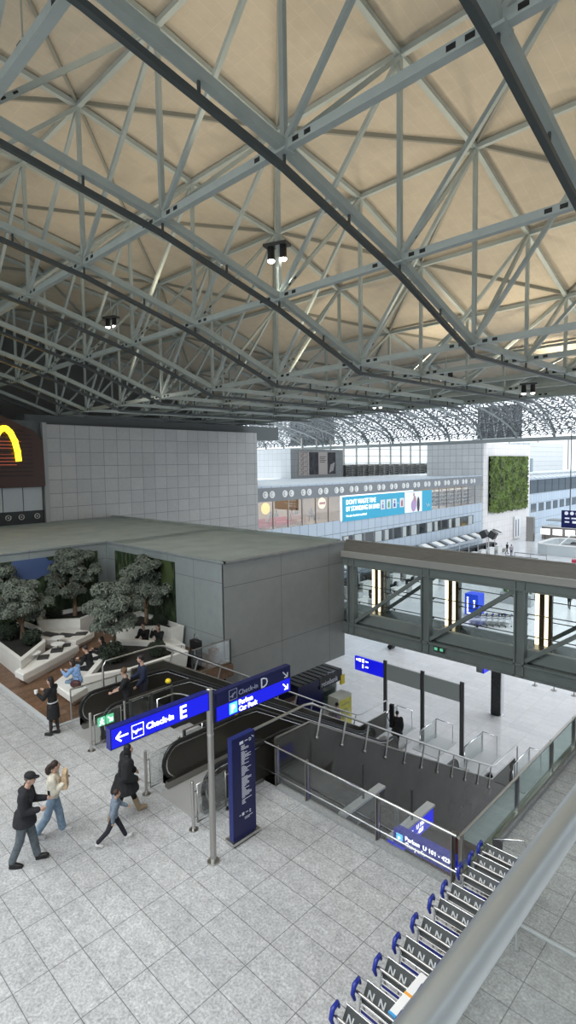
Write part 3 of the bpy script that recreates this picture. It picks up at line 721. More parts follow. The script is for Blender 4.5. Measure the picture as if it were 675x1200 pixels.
# fixed stairs in the middle
st = MB(); y = 9.0; z = 0
while z > D:
    st.box(-13.75, -11.5, y, y+.31+.3, z-.9 if z-.9 > D else D, z-.172); y += .30; z -= .172
o = st.build('stone_staircase', tiled('granite_step', (.42, .42, .42), (.38, .38, .38), (.15, .15, .15), 1.07, 3, 0, 0, 'xy', .5, .008, .25, 26)); tag(o, 'grey granite fixed stairs going down between the two escalators', 'stairs')
for (x, y, z, lb) in ((-14.2, 9.19, 1.09, 'left yellow round escalator stop button by the two riders'), (-11.1, 9.25, 1.05, 'right yellow round escalator stop button under the blue sign')):
    t = thing('stop_button', lb, 'button', (x, y, z)); MB().ell((0, 0, .05), (.09, .09, .08)).build('cap', YEL, t); MB().cyl((0, 0), .05, -.05, .0, 10).build('base', BLK, t)
for x, lb in ((-13.95, 'glass guard with dark posts left of the fixed stairs'), (-11.32, 'glass guard with dark posts right of the fixed stairs')):
    t = thing('glass_guard', lb, 'railing', (x, 7.75, 0))
    for y in (0, .7, 1.4): MB().box(-.03, .03, y-.03, y+.03, -.0 if y < 1.2 else -.4, 1.08).build('post', DARK, t)
    MB().box(-.006, .006, .04, 1.36, .1, 1.0).build('glass_pane', GLASSC, t)
    MB().tube([(0, -.02, 1.08), (0, 1.42, 1.08)], .02, 8).build('rail', INOXD, t)
# ------------------------------------------------------------------ small gates beside the escalators
def gate(x, y0, y1, label, sign=False):
    t = thing('safety_gate', label, 'barrier', (x, y0, 0))
    for yy in (0, y1-y0):
        q = MB(); q.tube([(0, yy, 0), (0, yy, 1.05)], .038, 10); q.cyl((0, yy), .10, 0, .015, 14); q.ell((0, yy, 1.05), (.038, .038, .02), 8, 4); q.build('post', INOX, t)
    q = MB(); a = .11; b_ = y1-y0-.11
    q.tube([(0, a, .12), (0, b_, .12), (0, b_, .95), (0, a, .95)], .02, 6, closed=True)
    for zz in (.25, .82):
        q.tube([(0, 0, zz), (0, a, zz)], .012, 6); q.tube([(0, b_, zz), (0, y1-y0, zz)], .012, 6)
    q.build('frame', INOX, t)
    MB().box(-.004, .004, a+.02, b_-.02, .14, .93).build('glass_pane', GLASSC, t)
    return t
g1 = gate(-14.05, 6.6, 7.62, 'steel framed glass gate with green exit pictograms')
gate(-11.18, 6.55, 7.5, 'steel framed glass gate left of the nearest escalator')
gate(-9.32, 6.55, 7.55, 'steel framed glass gate right of the nearest escalator, behind the tall sign pole')
t = thing('exit_sign', 'small green exit pictogram sign with running man and arrow', 'sign', (-14.0, 6.78, .62))
for k in (0, 1):
    MB().box(0, .02, k*.25, k*.25+.22, 0, .24).build('plate', GREENS, t)
q = MB(); q.bar((.025, .05, .03), (.025, .12, .1), .03, .004, (1, 0, 0)); q.bar((.025, .12, .1), (.025, .17, .03), .03, .004, (1, 0, 0)); q.bar((.025, .12, .1), (.025, .11, .17), .04, .004, (1, 0, 0)); q.ell((.024, .12, .2), (.004, .022, .022), 8, 6); q.bar((.025, .06, .13), (.025, .17, .14), .02, .004, (1, 0, 0)); q.build('running_figure', LETW, t)
q = MB(); q.bar((.025, .3, .19), (.025, .42, .07), .03, .004, (1, 0, 0)); q.bar((.025, .42, .06), (.025, .42, .15), .03, .004, (1, 0, 0)); q.bar((.025, .43, .065), (.025, .34, .065), .03, .004, (1, 0, 0)); q.build('arrow', LETW, t)

# ------------------------------------------------------------------ railings round the opening
t = thing('glass_railing', 'long steel and glass railing along the near edge of the opening', 'railing', (-9.16, 8.9, 0))
Lr = 4.66
xs_ = [0, .97, 2.9, 4.56]
for x in xs_:
    q = MB(); q.box(x-.025, x+.025, -.04, .04, -.1, 1.0); q.tube([(x, -.06, 0), (x, -.06, 1.0)], .016, 6); q.build('post', INOXD, t)
for z in (1.0, .32): MB().tube([(-.35, -.07, z), (Lr, -.07, z)], .026 if z > .9 else .02, 8).build('rail', CHROME, t)
for x0, x1 in zip(xs_, xs_[1:]): MB().box(x0+.04, x1-.04, -.006, .006, .1, .93).build('glass_pane', GLASSC, t)
t = thing('glass_railing', 'green tinted glass railing running away along the right side of the opening', 'railing', (-4.5, 9.0, 0))
ys_ = [0, 2.57, 4.65, 6.3, 8.6, 10.7, 12.4]
for y in ys_:
    q = MB(); q.box(-.04, .04, y-.03, y+.03, -.1, .95); q.build('post', INOXD, t)
MB().tube([(0, -.1, .93), (0, 12.5, .93)], .028, 8).build('rail', INOX, t)
MB().box(-.05, .05, -.1, 12.5, .09, .16).build('base_rail', INOX, t)
for y0, y1 in zip(ys_, ys_[1:]): MB().box(-.006, .006, y0+.05, y1-.05, .16, .9).build('glass_pane', GLASSR, t)
# luggage-side railing on the deck
t = thing('glass_railing', 'glass railing in front of the suitcases by the grey block', 'railing', (-16.3, 11.6, 0))
for y in (0, 1.8):
    MB().tube([(0, y, 0), (0, y, 1.0)], .03, 8).build('post', DARK, t)
MB().tube([(0, 0, 1.0), (0, 1.8, 1.0)], .025).build('rail', INOXD, t); MB().tube([(0, 0, .1), (0, 1.8, .1)], .02).build('rail', INOXD, t); MB().box(-.005, .005, .05, 1.75, .12, .97).build('glass_pane', GLASSC, t)
t = thing('glass_railing', 'low glass screen with steel rail between the deck and the left escalator', 'railing', (-16.15, 7.0, 0))
for y in (0, 1.5, 3.0): MB().tube([(0, y, 0), (0, y, 1.0)], .025, 8).build('post', INOX, t)
MB().tube([(0, -.0, 1.0), (0, 3.0, 1.0)], .025).build('rail', INOX, t); MB().box(-.005, .005, .05, 2.95, .1, .97).build('glass_pane', GLASSC, t)

# ------------------------------------------------------------------ big direction sign on pole
t = thing('sign_pole', 'tall round steel pole carrying the blue check-in signs', 'pole', (-8.26, 6.25, 0))
MB().tube([(0, 0, 0), (0, 0, 3.46)], .062, 18).build('shaft', mat('pole_steel', (.42, .41, .39), .32, .9), t)
q = MB(); q.cyl((0, 0), .13, 0, .03, 24, .12); q.build('base_flange', INOX, t); MB().cyl((0, 0), .066, 2.55, 2.6, 18).build('collar', INOX, t); MB().ell((0, 0, 3.46), (.062, .062, .025)).build('cap', CHROME, t)
t = thing('direction_sign', 'long lit blue sign pointing left to Check-in E', 'sign', (-8.26, 4.17, 3.08))
MB().box(-.07, .07, 0, 2.02, 0, .36).build('housing', BLUE, t); MB().box(.07, .075, .02, 2.0, .02, .34).build('lit_face', BLUEL, t)
text('lettering', 'Check-in', .155, (.077, .66, .12), (0, 1, 0), (0, 0, 1), LETW, t, bold=.004)
text('lettering', 'E', .33, (.077, 1.34, .065), (0, 1, 0), (0, 0, 1), LETW, t, bold=.006)
q = MB(); q.bar((.078, .1, .18), (.078, .32, .18), .028, .004, (1, 0, 0)); q.bar((.078, .1, .18), (.078, .19, .26), .028, .004, (1, 0, 0)); q.bar((.078, .1, .18), (.078, .19, .10), .028, .004, (1, 0, 0)); q.build('arrow', LETW, t)
def plane_icon(t, y, z, s, m, up=1, ang=.25):
    q = MB()
    for a, b_ in (((0, 0), (1, 0)), ((1, 0), (1, 1)), ((1, 1), (0, 1)), ((0, 1), (0, 0))):
        q.bar((.078, y+a[0]*s, z+a[1]*s), (.078, y+b_[0]*s, z+b_[1]*s), .01, .003, (1, 0, 0))
    ca, sa = math.cos(ang*up), math.sin(ang*up)
    def R(a, b_): return (.08, y+s/2+(a*ca-b_*sa)*s, z+s/2+(a*sa+b_*ca)*s)
    q.bar(R(-.38, 0), R(.36, 0), .11*s, .003, (1, 0, 0)); q.bar(R(-.05, 0), R(-.2, -.22), .13*s, .003, (1, 0, 0)); q.bar(R(-.34, 0), R(-.42, .16), .08*s, .003, (1, 0, 0)); q.bar(R(.05, 0), R(.0, .12), .08*s, .003, (1, 0, 0))
    q.build('plane_pictogram', m, t)
plane_icon(t, .39, .06, .22, LETW, 1, .05)
t = thing('direction_sign', 'lit blue sign with Check-in D above Parken Car Park', 'sign', (-8.26, 6.34, 2.78))
MB().box(-.07, .07, 0, 2.06, 0, .57).build('housing', NAVY, t); MB().box(.07, .075, .02, 2.04, .30, .55).build('upper_face', NAVY, t); MB().box(.07, .076, .02, 2.04, .02, .30).build('lit_face', BLUEL, t)
text('lettering', 'Check-in', .145, (.078, .57, .37), (0, 1, 0), (0, 0, 1), LETGR, t)
text('lettering', 'D', .30, (.078, 1.16, .32), (0, 1, 0), (0, 0, 1), LETG, t)
plane_icon(t, .33, .33, .2, LETGR, 1, .5)
text('lettering', 'Parken\nCar Park', .135, (.079, .57, .175), (0, 1, 0), (0, 0, 1), LETW, t, bold=.004)
MB().box(.076, .08, .33, .53, .05, .27).build('parking_plate', CYAN, t)
text('parking_letter', 'P', .2, (.083, .37, .085), (0, 1, 0), (0, 0, 1), LETW, t, bold=.006)
for z_, m_ in ((.42, LETG), (.16, LETW)):
    q = MB(); q.bar((.08, 1.82, z_+.06), (.08, 1.95, z_-.07), .026, .003, (1, 0, 0)); q.bar((.08, 1.96, z_-.08), (.08, 1.96, z_+.02), .026, .003, (1, 0, 0)); q.bar((.08, 1.97, z_-.07), (.08, 1.86, z_-.07), .026, .003, (1, 0, 0)); q.build('arrow', m_, t)
# directory pylon
t = thing('directory_pylon', 'tall slim navy directory board with airline list', 'sign', (-8.30, 6.8, 0))
MB().box(-.13, .0, 0, .62, .1, 2.22).build('board', mat('pylon_blue', (.012, .022, .15), .35), t)
MB().box(0, .006, .015, .605, .12, 2.2).build('face', NAVY, t)
q = MB(); q.box(-.2, .07, -.06, .68, .04, .1); q.build('base_plate', INOX, t); MB().box(-.17, .04, -.03, .65, 0, .04).build('plinth', BLK, t)
q = MB(); z = 2.0; random.seed(3)
while z > .78:
    q.box(.006, .009, .24, .24+random.choice([.08, .1, .12, .16, .2, .26]), z, z+.011); z -= .0265
    if random.random() < .1: z -= .02
o = q.build('list_text', LETG, t)
q = MB(); q.box(.006, .009, .2, .3, 2.05, 2.11); q.box(.006, .009, .34, .42, 2.08, 2.095); q.box(.006, .009, .23, .29, .54, .6); q.box(.006, .009, .16, .2, .56, .575); q.box(.006, .009, .33, .4, .565, .58); q.box(.006, .009, .3, .52, .47, .48); q.box(.006, .009, .3, .44, .44, .45); q.build('pictogram', LETG, t)
text('lettering', 'D', .09, (.008, .45, 2.05), (0, 1, 0), (0, 0, 1), LETG, t); text('lettering', 'E', .09, (.008, .43, .53), (0, 1, 0), (0, 0, 1), LETG, t)
q = MB(); q.bar((.008, .53, 2.14), (.008, .58, 2.09), .014, .003, (1, 0, 0)); q.bar((.008, .58, 2.09), (.008, .58, 2.12), .012, .003, (1, 0, 0)); q.build('arrow', LETG, t)

# ------------------------------------------------------------------ footbridge
YN, YF = 21.0, 24.0
bt = thing('footbridge', 'grey steel glazed footbridge crossing from the block to the right', 'footbridge', (-12, 22.5, 0))
def bl(x, y, z): return (x+12, y-22.5, z)
def bb(q, x0, x1, y0, y1, z0, z1): return q.box(x0+12, x1+12, y0-22.5, y1-22.5, z0, z1)
X0, X1 = -19.0, 4.5
bb(MB(), X0, X1, YN-.15, YF+.1, 3.30, 3.46).build('roof', BROOF, bt)
q = MB(); bb(q, X0, X1, YN-.24, YN-.12, 3.22, 3.50); bb(q, X0, X1, YF+.08, YF+.16, 3.25, 3.52); q.build('roof_edge', mat('roof_edge_metal', (.36, .36, .34), .4), bt)
bb(MB(), X0, X1, YN, YF, -.1, .0).build('floor', mat('bridge_floor', (.055, .07, .066), .22, spec=.5), bt)
for y, nm in ((YN, 1), (YF, 0)):
    q = MB(); bb(q, X0, X1, y-.1, y+.1, 2.82, 3.22); bb(q, X0, X1, y-.16, y+.16, 3.16, 3.22); bb(q, X0, X1, y-.16, y+.16, 2.80, 2.86); q.build('top_beam', GUNM, bt)
    q = MB(); bb(q, X0, X1, y-.09, y+.09, -.52, -.06); bb(q, X0, X1, y-.17, y+.17, -.10, -.02); bb(q, X0, X1, y-.17, y+.17, -.56, -.48); q.build('bottom_beam', GUNM, bt)
    for k in range(6):
        x = -16.2+k*4.03+(0 if nm else -.17)
        q = MB(); bb(q, x-.15, x+.15, y-.04, y+.04, -.3, 3.0); bb(q, x-.2, x-.14, y-.17, y+.17, -.55, 3.2); bb(q, x+.14, x+.2, y-.17, y+.17, -.55, 3.2); q.build('post', GUNM, bt)
        q = MB(); q.bar(bl(x+.2, y, .1), bl(x+3.83, y, 2.8), .16, .17, (0, 1, 0)); q.build('diagonal_brace', GUNM, bt)
    bb(MB(), X0, X1, y+(.14 if nm else -.16), y+(.16 if nm else -.14), .0, 3.25).build('glass_pane', GLASSC, bt)
    for z in (1.0, 1.85):
        q = MB(); yy = y+(.3 if nm else -.3); q.tube([bl(X0, yy, z), bl(X1, yy, z)], .02, 6)
        for k in range(12): xx = X0+1+k*2.0; q.tube([bl(xx, yy, z), bl(xx, y, z-.05)], .015, 6); q.ell(bl(xx, yy, z-.05), .045, 6, 5)
        q.build('handrail', DARK, bt)
q = MB(); bb(q, X0, X1, YN+.17, YN+.4, 0, .5); q.build('kerb_panel', mat('kerb_grey', (.32, .34, .335), .5), bt)
bb(MB(), -17.6, -16.9, YN-.1, YN+.2, -.6, 3.3).build('end_frame', DARK, bt)
t = thing('emergency_sign', 'tiny green exit sign on the lower beam of the footbridge', 'sign', (-11.7, 20.78, -.3)); MB().box(0, .5, 0, .04, 0, .2).build('plate', DARK, t); MB().box(.04, .18, -.01, 0, .04, .16).build('pictogram', GREENS, t); MB().box(.3, .44, -.01, 0, .04, .16).build('pictogram', GREENS, t)
for k, (px_, lb) in enumerate(((-16.62, 'leftmost pair of warm glowing light strips inside the footbridge'), (-12.43, 'middle pair of warm glowing light strips inside the footbridge'), (-8.28, 'rightmost pair of warm glowing light strips inside the footbridge'))):
    t = thing('light_column', lb, 'light column', (px_, 23.62, 0))
    MB().box(-.08, .16, -.05, .13, 0, 3.2).build('column', BRONZ, t); MB().box(-.24, -.1, -.07, .05, 0, 3.2).build('light_strip', GOLD, t); MB().box(.14, .28, -.07, .05, 0, 3.2).build('light_strip', GOLD, t); MB().box(.28, .42, -.05, .1, 0, 3.2).build('edge_profile', BRONZ, t)

# ------------------------------------------------------------------ gallery handrail in the foreground
t = thing('gallery_handrail', 'thick brushed steel handrail crossing the lower right foreground', 'handrail', (-.295, 0, 7.08))
MB().tube([(0, -1.5, 0), (0, 9, 0)], .0235, 32).build('tube', mat('handrail_steel', (.66, .70, .72), .38, 1), t)
MB().box(-.006, .006, -1.5, 9, -1.05, -.0235).build('glass_pane', glass('balustrade_glass', (.90, .92, .91), .0, .02, .2), t)
MB().box(-.02, .02, -1.5, 9, -1.15, -1.0).build('base_channel', INOXD, t)
b = MB(); b.box(-.26, 4, -8, 9, 5.6, 5.95); struct('floor_gallery', b, GRAN)
t = thing('low_barrier', 'thin pale steel barrier rail on the floor seen through the foreground glass', 'barrier', (-3.21, 8.32, 0))
q = MB(); q.tube([(0, 0, 0), (0, 0, .45), (5.5, 0, .45)], .03, 8); q.build('rail', WGREY, t); MB().cyl((0, 0), .05, 0, .02, 12).build('foot', CHROME, t)

# ------------------------------------------------------------------ luggage trolleys
def make_cart(label, blue=True):
    t = thing('luggage_trolley', label, 'luggage trolley', (0, 0, 0))
    q = MB()
    for x in (.05, .60):
        q.tube([(x, 0, .95), (x, .07, .75), (x, .16, .28), (x, .3, .2), (x, .95, .17)], .016, 6)
        q.tube([(x, .0, .95), (x, -.04, .6), (x, -.06, .12)], .016, 6)
    q.tube([(.05, .95, .17), (.12, 1.05, .2), (.53, 1.05, .2), (.6, .95, .17)], .016, 6)
    q.build('frame', CHROME, t)
    q = MB(); q.tube([(.0, -.02, .98), (.65, -.02, .98)], .018, 8); q.build('handle_bar', INOX, t)
    for x in (.0, .65):
        q = MB(); q.tube([(x, -.05, .88), (x, -.09, .98), (x, -.05, 1.08), (x, .04, 1.1), (x, .07, 1.02)], [.022, .03, .034, .03, .02], 8); q.build('grip', CARTB, t)
    q = MB(); M = Matrix.Translation((.325, .10, .93)) @ Matrix.Rotation(math.radians(-38), 4, 'X')
    q.box(-.27, .27, -.008, .008, -.12, .10, M); q.cur = 1
    for k in (-.17, 0, .17):
        q.box(k-.045, k-.028, -.014, -.009, -.045, .04, M); q.box(k+.028, k+.045, -.014, -.009, -.045, .04, M)
        q.bar(M @ Vector((k-.035, -.012, .04)), M @ Vector((k+.035, -.012, -.045)), .018, .004, M.to_3x3() @ Vector((0, 1, 0)))
    q.build('ad_panel', (mat('cart_panel', (.045, .05, .05), .5), WGREY), t)
    q = MB(); q.tube([M @ Vector((-.28, 0, .11)), M @ Vector((.28, 0, .11))], .012, 6); q.tube([M @ Vector((-.28, 0, -.13)), M @ Vector((.28, 0, -.13))], .010, 6); q.build('panel_frame', CHROME, t)
    q = MB()
    for k in range(5): q.tube([(.08, -.02-.03*k*.5, .86-.05*k), (.57, -.02-.03*k*.5, .86-.05*k)], .008, 6)
    q.build('basket', INOX, t)
    q = MB(); q.box(.06, .59, .0, .015, .70, .745, None); q.build('bumper', CARTB, t)
    q = MB(); q.box(.09, .56, .15, .95, .19, .205); q.build('platform', INOXD, t)
    for x, y in ((.05, -.06), (.60, -.06), (.325, .93)):
        q = MB(); q.tube([(x-.02, y, .06), (x+.02, y, .06)], .06, 12); q.build('wheel', BLK, t)
    return t
CL = ['nearest luggage trolley in the blue-handled row', 'second luggage trolley from the front of the row', 'third luggage trolley from the front of the row', 'fourth luggage trolley from the front of the row', 'middle luggage trolley in the row of nine', 'fourth luggage trolley from the far end of the row', 'third luggage trolley from the far end, by the railing corner', 'next to last luggage trolley at the far end', 'farthest luggage trolley of the row beside the glass railing']
c0 = make_cart(CL[0])
cy_ = [5.31, 5.78, 6.24, 6.71, 7.19, 7.59, 8.11, 8.49, 8.84]
for k, y in enumerate(cy_):
    if k == 0: c0.location = (-4.05, y-.02, 0); c0['group'] = 'luggage trolleys in a row'
    else: dup(c0, (-4.05, y-.02, 0), None, CL[k], 'luggage trolleys in a row')
dup(c0, (-4.05, 4.86, 0), None, 'luggage trolley cut off by the bottom edge of the picture', 'luggage trolleys in a row')
t = thing('carton', 'narrow white carton with orange stripe lying on the nearest trolleys', 'box', (-3.52, 5.28, .98), -.02); MB().box(-.05, .05, 0, .74, 0, .05).build('carton_body', WHITE, t); MB().box(-.052, .052, .34, .38, -.001, .052).build('stripe', mat('orange_stripe', (.8, .35, .05), .5), t); MB().box(-.052, .052, 0, .03, -.001, .052).build('end_label', mat('cyan_label', (.05, .35, .7), .5), t)
t = thing('wall_bracket', 'bent steel loop behind the last trolley by the glass railing', 'bracket', (-4.1, 9.5, 0)); MB().tube([(0, 0, 0), (0, 0, .8), (.5, .1, .95), (.7, .1, .6), (.7, .1, 0)], .02, 8).build('loop', CHROME, t); MB().box(-.02, .15, -.02, .02, .3, .8).build('plate', DARK, t)

# ------------------------------------------------------------------ signs hanging inside the opening
t = thing('hanging_sign', 'lit blue sign reading Parken U 101 - 423 Car park inside the opening', 'sign', (-6.55, 10.0, -.68))
MB().box(0, 1.62, -.09, .09, 0, .34).build('housing', BLUEM, t)
MB().box(.0, .05, -.05, .05, .34, .75).build('hanger', DARK, t); MB().box(1.5, 1.55, -.05, .05, .34, .75).build('hanger', DARK, t)
text('lettering', 'Parken  U 101 - 423\nCar park', .13, (.30, -.095, .2), (1, 0, 0), (0, 0, 1), LETW, t, bold=.003)
MB().box(.08, .24, -.10, -.09, .08, .27).build('parking_plate', CYAN, t); text('parking_letter', 'P', .14, (.12, -.105, .12), (1, 0, 0), (0, 0, 1), LETW, t)
q = MB(); q.bar((1.42, -.1, .17), (1.56, -.1, .17), .02, .004, (0, 1, 0)); q.bar((1.42, -.1, .17), (1.47, -.1, .21), .02, .004, (0, 1, 0)); q.bar((1.42, -.1, .17), (1.47, -.1, .13), .02, .004, (0, 1, 0)); q.build('arrow', LETW, t)
t = thing('hanging_sign', 'lit blue sign end-on to the first, crossing it inside the opening', 'sign', (-6.75, 10.1, -1.25))
MB().box(-.09, .09, 0, 1.75, 0, .42).build('housing', BLUEL, t); MB().box(-.11, .11, 0, 1.8, .42, .47).build('top_cover', WGREY, t)
text('lettering', 'U 101\n- 423', .15, (.095, .95, .23), (0, 1, 0), (0, 0, 1), LETW, t, bold=.003)
q = MB(); q.box(.092, .1, .6, .8, .12, .3); q.build('pictogram', LETW, t); MB().tube([(0, .9, .45), (0, .9, 1.2)], .03).build('hanger', DARK, t)
t = thing('hanging_sign', 'grey topped sign housing farther left inside the opening', 'sign', (-8.25, 10.2, -1.4))
MB().box(-.09, .09, 0, 1.7, 0, .40).build('housing', DARK, t); MB().box(-.11, .11, 0, 1.75, .40, .46).build('top_cover', WGREY, t); MB().tube([(0, .9, .45), (0, .9, 1.35)], .03).build('hanger', DARK, t)

# ------------------------------------------------------------------ grey sign panels over the escalator landing
t = thing('gantry_sign', 'row of three panels on dark posts, the left one blue', 'sign', (-11.9, 23.7, D))
for x in (-4.25, -2.05, .05):
    q = MB(); q.box(x-.09, x-.02, -.05, .05, 0, 3.6); q.box(x+.02, x+.09, -.05, .05, 0, 3.6); q.build('post', DARK, t)
MB().box(-6.2, -4.36, -.05, .05, 2.65, 3.42).build('blue_panel', BLUEL, t)
for a, b_ in ((-4.14, -2.16), (-1.94, -.06)): MB().box(a, b_, -.05, .05, 2.62, 3.45).build('grey_panel', mat('panel_grey', (.34, .375, .365), .45), t)
q = MB(); q.box(-6.1, -6.0, -.06, -.05, 3.2, 3.3); q.box(-5.95, -5.78, -.06, -.05, 3.17, 3.34); q.box(-5.7, -5.58, -.06, -.05, 3.15, 3.35); q.box(-5.5, -5.3, -.06, -.05, 3.22, 3.28); q.box(-5.7, -5.62, -.06, -.05, 2.85, 3.05); q.box(-5.5, -5.3, -.06, -.05, 2.92, 2.98); q.build('pictogram', LETW, t)
# landing barriers at the lower level
def lowbar(x, y0, y1, label, wx=.9):
    t = thing('landing_barrier', label, 'barrier', (x, y0, D))
    q = MB(); q.tube([(0, 0, .0), (0, 0, .95), (0, y1-y0, .95), (0, y1-y0, 0)], .035, 8); q.build('frame', CHROME, t)
    MB().box(-.006, .006, .05, y1-y0-.05, .08, .9).build('glass_pane', GLASSC, t)
    q = MB(); q.tube([(0, y1-y0+.05, 0), (0, y1-y0+.05, 1.0), (wx, y1-y0+.05, 1.0), (wx, y1-y0+.05, 0)], .03, 8); q.build('end_hoop', CHROME, t); MB().box(-.3, wx+.1, -.2, y1-y0+.3, 0, .03).build('base_plate', WGREY, t)
lowbar(-15.9, 22.8, 24.4, 'lower landing barrier nearest the kiosk')
lowbar(-13.6, 22.9, 24.4, 'lower landing barrier right of the person in black')
lowbar(-11.3, 22.9, 24.7, 'lower landing barrier before the last at the right', .7)
lowbar(-9.1, 22.9, 24.7, 'rightmost lower landing barrier by the glass railing', .5)
# dark totem beyond the landing with a blue cube sign
t = thing('info_totem', 'dark printed column standing on the pale hall floor under the footbridge', 'pylon', (-12.5, 29.1, D))
MB().box(-.27, .27, -.16, .16, .05, 3.0).build('column', mat('totem_dark', (.035, .038, .04), .4, noise=(7, .5)), t); q = MB(); q.cyl((0, 0), .4, 0, .05, 20); q.build('base_plate', CHROME, t)
MB().box(.27, .32, -.16, .16, .05, 3.0).build('edge_profile', CHROME, t)
t = thing('hanging_sign', 'small lit blue sign just under the footbridge by the dark column', 'sign', (-12.75, 27.2, -3.35)); MB().box(-.06, .3, 0, .12, 0, .62).build('side_panel', MGREY, t); MB().box(.3, .36, .0, 1.6, 0, .62).build('lit_face', BLUEL, t); q = MB(); q.box(.36, .37, .3, .7, .25, .45); q.box(.36, .37, .8, 1.1, .1, .3); q.build('lettering', LETW, t)
for k in range(4):
    t = thing('stanchion', ['leftmost thin stanchion below the footbridge', 'second thin stanchion below the footbridge', 'third thin stanchion below the footbridge', 'rightmost thin stanchion below the footbridge'][k], 'stanchion', (-12.43+k*1.13, 34.5, D)); MB().tube([(0, 0, 0), (0, 0, 1.05)], .03, 8).build('post', INOXD, t); MB().cyl((0, 0), .16, 0, .03, 14).build('foot', INOXD, t); MB().ell((0, 0, 1.07), .05, 8, 6).build('cap', CHROME, t)

# ------------------------------------------------------------------ kiosk below the block
t = thing('exchange_kiosk', 'navy exchange bank kiosk tucked under the grey block', 'kiosk', (-18.2, 19.2, D))
q = MB(); q.box(-3, 0, 0, 3.4, 2.55, 2.93); q.build('fascia', NAVY, t)
q = MB()
for k in range(9): q.box(-3, .05, .38*k+.02, .38*k+.30, 2.93, 2.99)
q.build('roof_slats', DARK, t)
MB().box(-2.8, -.05, .05, 1.9, 0, 2.55).build('body', NAVY, t)
MB().box(-.05, .02, 1.6, 3.42, 2.35, 2.9).build('name_board', BLK, t)
text('lettering', 'reisebank', .40, (.03, 1.72, 2.44), (0, 1, 0), (0, 0, 1), LETG, t, squash=.85)
text('lettering', 'Change', .20, (.03, 2.2, 2.95), (0, 1, 0), (0, 0, 1), LETG, t)
MB().box(-1.2, -.1, 1.7, 3.1, 1.3, 2.35).build('showcase', glass('showcase_glass', (.7, .82, .8), .15), t)
MB().box(-1.2, -.1, 1.7, 3.2, 0, 1.3).build('counter', WHITE, t)
MB().box(-.05, .05, 3.3, 3.62, 2.1, 2.6).build('yellow_plate', YEL, t)
MB().box(-2.9, -.2, 3.1, 3.2, 0, 2.4).build('end_wall', WGREY, t)
t = thing('poster_box', 'yellow poster box standing beside the exchange kiosk', 'poster', (-17.4, 21.35, D)); MB().box(-.7, 0, 0, 1.08, 0, 1.9).build('box', mat('cream_box', (.62, .62, .5), .5), t); MB().box(0, .02, .06, 1.02, .1, 1.75).build('poster', YELP, t); q = MB(); q.ell((.025, .54, 1.0), (.006, .3, .3), 14, 8); q.box(.02, .03, .2, .85, 1.45, 1.55); q.build('print', mat('poster_print', (.5, .5, .2), .6), t)
t = thing('poster_wall', 'pinkish poster panel left of the exchange kiosk', 'poster', (-18.2, 17.6, D)); MB().box(-.1, 0, 0, 1.5, .3, 2.6).build('panel', BROWN, t); MB().box(0, .01, .4, 1.4, .5, 2.4).build('poster', mat('pink_poster', (.42, .25, .22), .6, noise=(2, .5)), t)

# ------------------------------------------------------------------ fast food sign at left
t = thing('restaurant_sign', 'dark brown sign box with glowing yellow arch at the left edge', 'sign', (-39.2, 8.0, 6.45))
poly = [(0, 0), (7.6, 0), (7.7, .1), (7.65, 3.1), (7.1, 3.8), (4.0, 5.2), (0, 5.4)]
q = MB(); n = len(poly); q.add([(.4, a, b_) for a, b_ in poly]+[(-.2, a, b_) for a, b_ in poly], [tuple(range(n)), tuple(range(n, 2*n))[::-1]]+[(i, i+n, (i+1) % n+n, (i+1) % n) for i in range(n)]); q.build('board', BROWN, t)
q = MB()
for k in range(14): q.box(.41, .46, 3.2, 6.9-(max(0, k-10))*.55, .75+k*.27, .83+k*.27)
q.build('louvre', mat('louvre_dark', (.02, .008, .007), .4), t)
q = MB()
for k in range(8):
    q.box(.42, .45, 4.2+random.uniform(0, .8), 5.6+random.uniform(0, .6), 1.5+k*.22, 1.54+k*.22)
q.build('lit_slit', mat('dim_red_glow', (.25, .05, .03), .5, emit=(.5, .1, .05), es=.35), t)
q = MB()
arch = [(a, b_) for a, b_ in [(5.95, 1.75), (5.9, 2.4), (5.75, 3.1), (5.5, 3.65), (5.25, 3.9), (5.0, 3.9), (4.75, 3.65), (4.5, 3.1), (4.35, 2.4), (4.28, 1.75)]]
arch = [(a-.0, b_) for a, b_ in arch]
for (a, b_), (c_, d_) in zip(arch, arch[1:]): q.bar((.55, a, b_), (.55, c_, d_), .36, .12, (1, 0, 0))
for a, b_ in arch[1:-1]: q.tube([(.49, a, b_), (.61, a, b_)], .18, 12)
arch2 = [(a-1.67, b_) for a, b_ in arch]
for (a, b_), (c_, d_) in zip(arch2, arch2[1:]): q.bar((.55, a, b_), (.55, c_, d_), .42, .12, (1, 0, 0))
q.build('lit_arch', MCY, t)
for k in range(3):
    t = thing('wall_panel', ['pale wall panel under the brown sign, left', 'pale wall panel under the brown sign, middle', 'pale wall panel under the brown sign, right'][k], 'panel', (-39.3, 11.7+k*1.32, 4.8)); MB().box(-.1, .05, .02, 1.28, .0, 1.62).build('panel', mat('pale_panel', (.40, .43, .44), .5), t)
t = thing('vent_strip', 'black wall strip with three round air nozzles at the left edge', 'vent', (-39.3, 9, 3.9)); MB().box(-.1, .06, 0, 6.7, 0, .9).build('strip', mat('strip_black', (.02, .022, .024), .4), t)
for yy in (4.3, 5.15, 6.2, 2.9):
    q = MB(); q.tube([(.1, yy+.17*math.cos(a), .5+.17*math.sin(a)) for a in [2*PI*k/14 for k in range(14)]], .035, 6, closed=True); q.ell((.1, yy, .5), (.03, .06, .06)); q.build('nozzle', INOX, t)
b = MB(); b.box(-40.4, -39.35, -8, 15.8, 3.9, 11); struct('wall_left_dark', b, MATS['dark_upper_wall'])

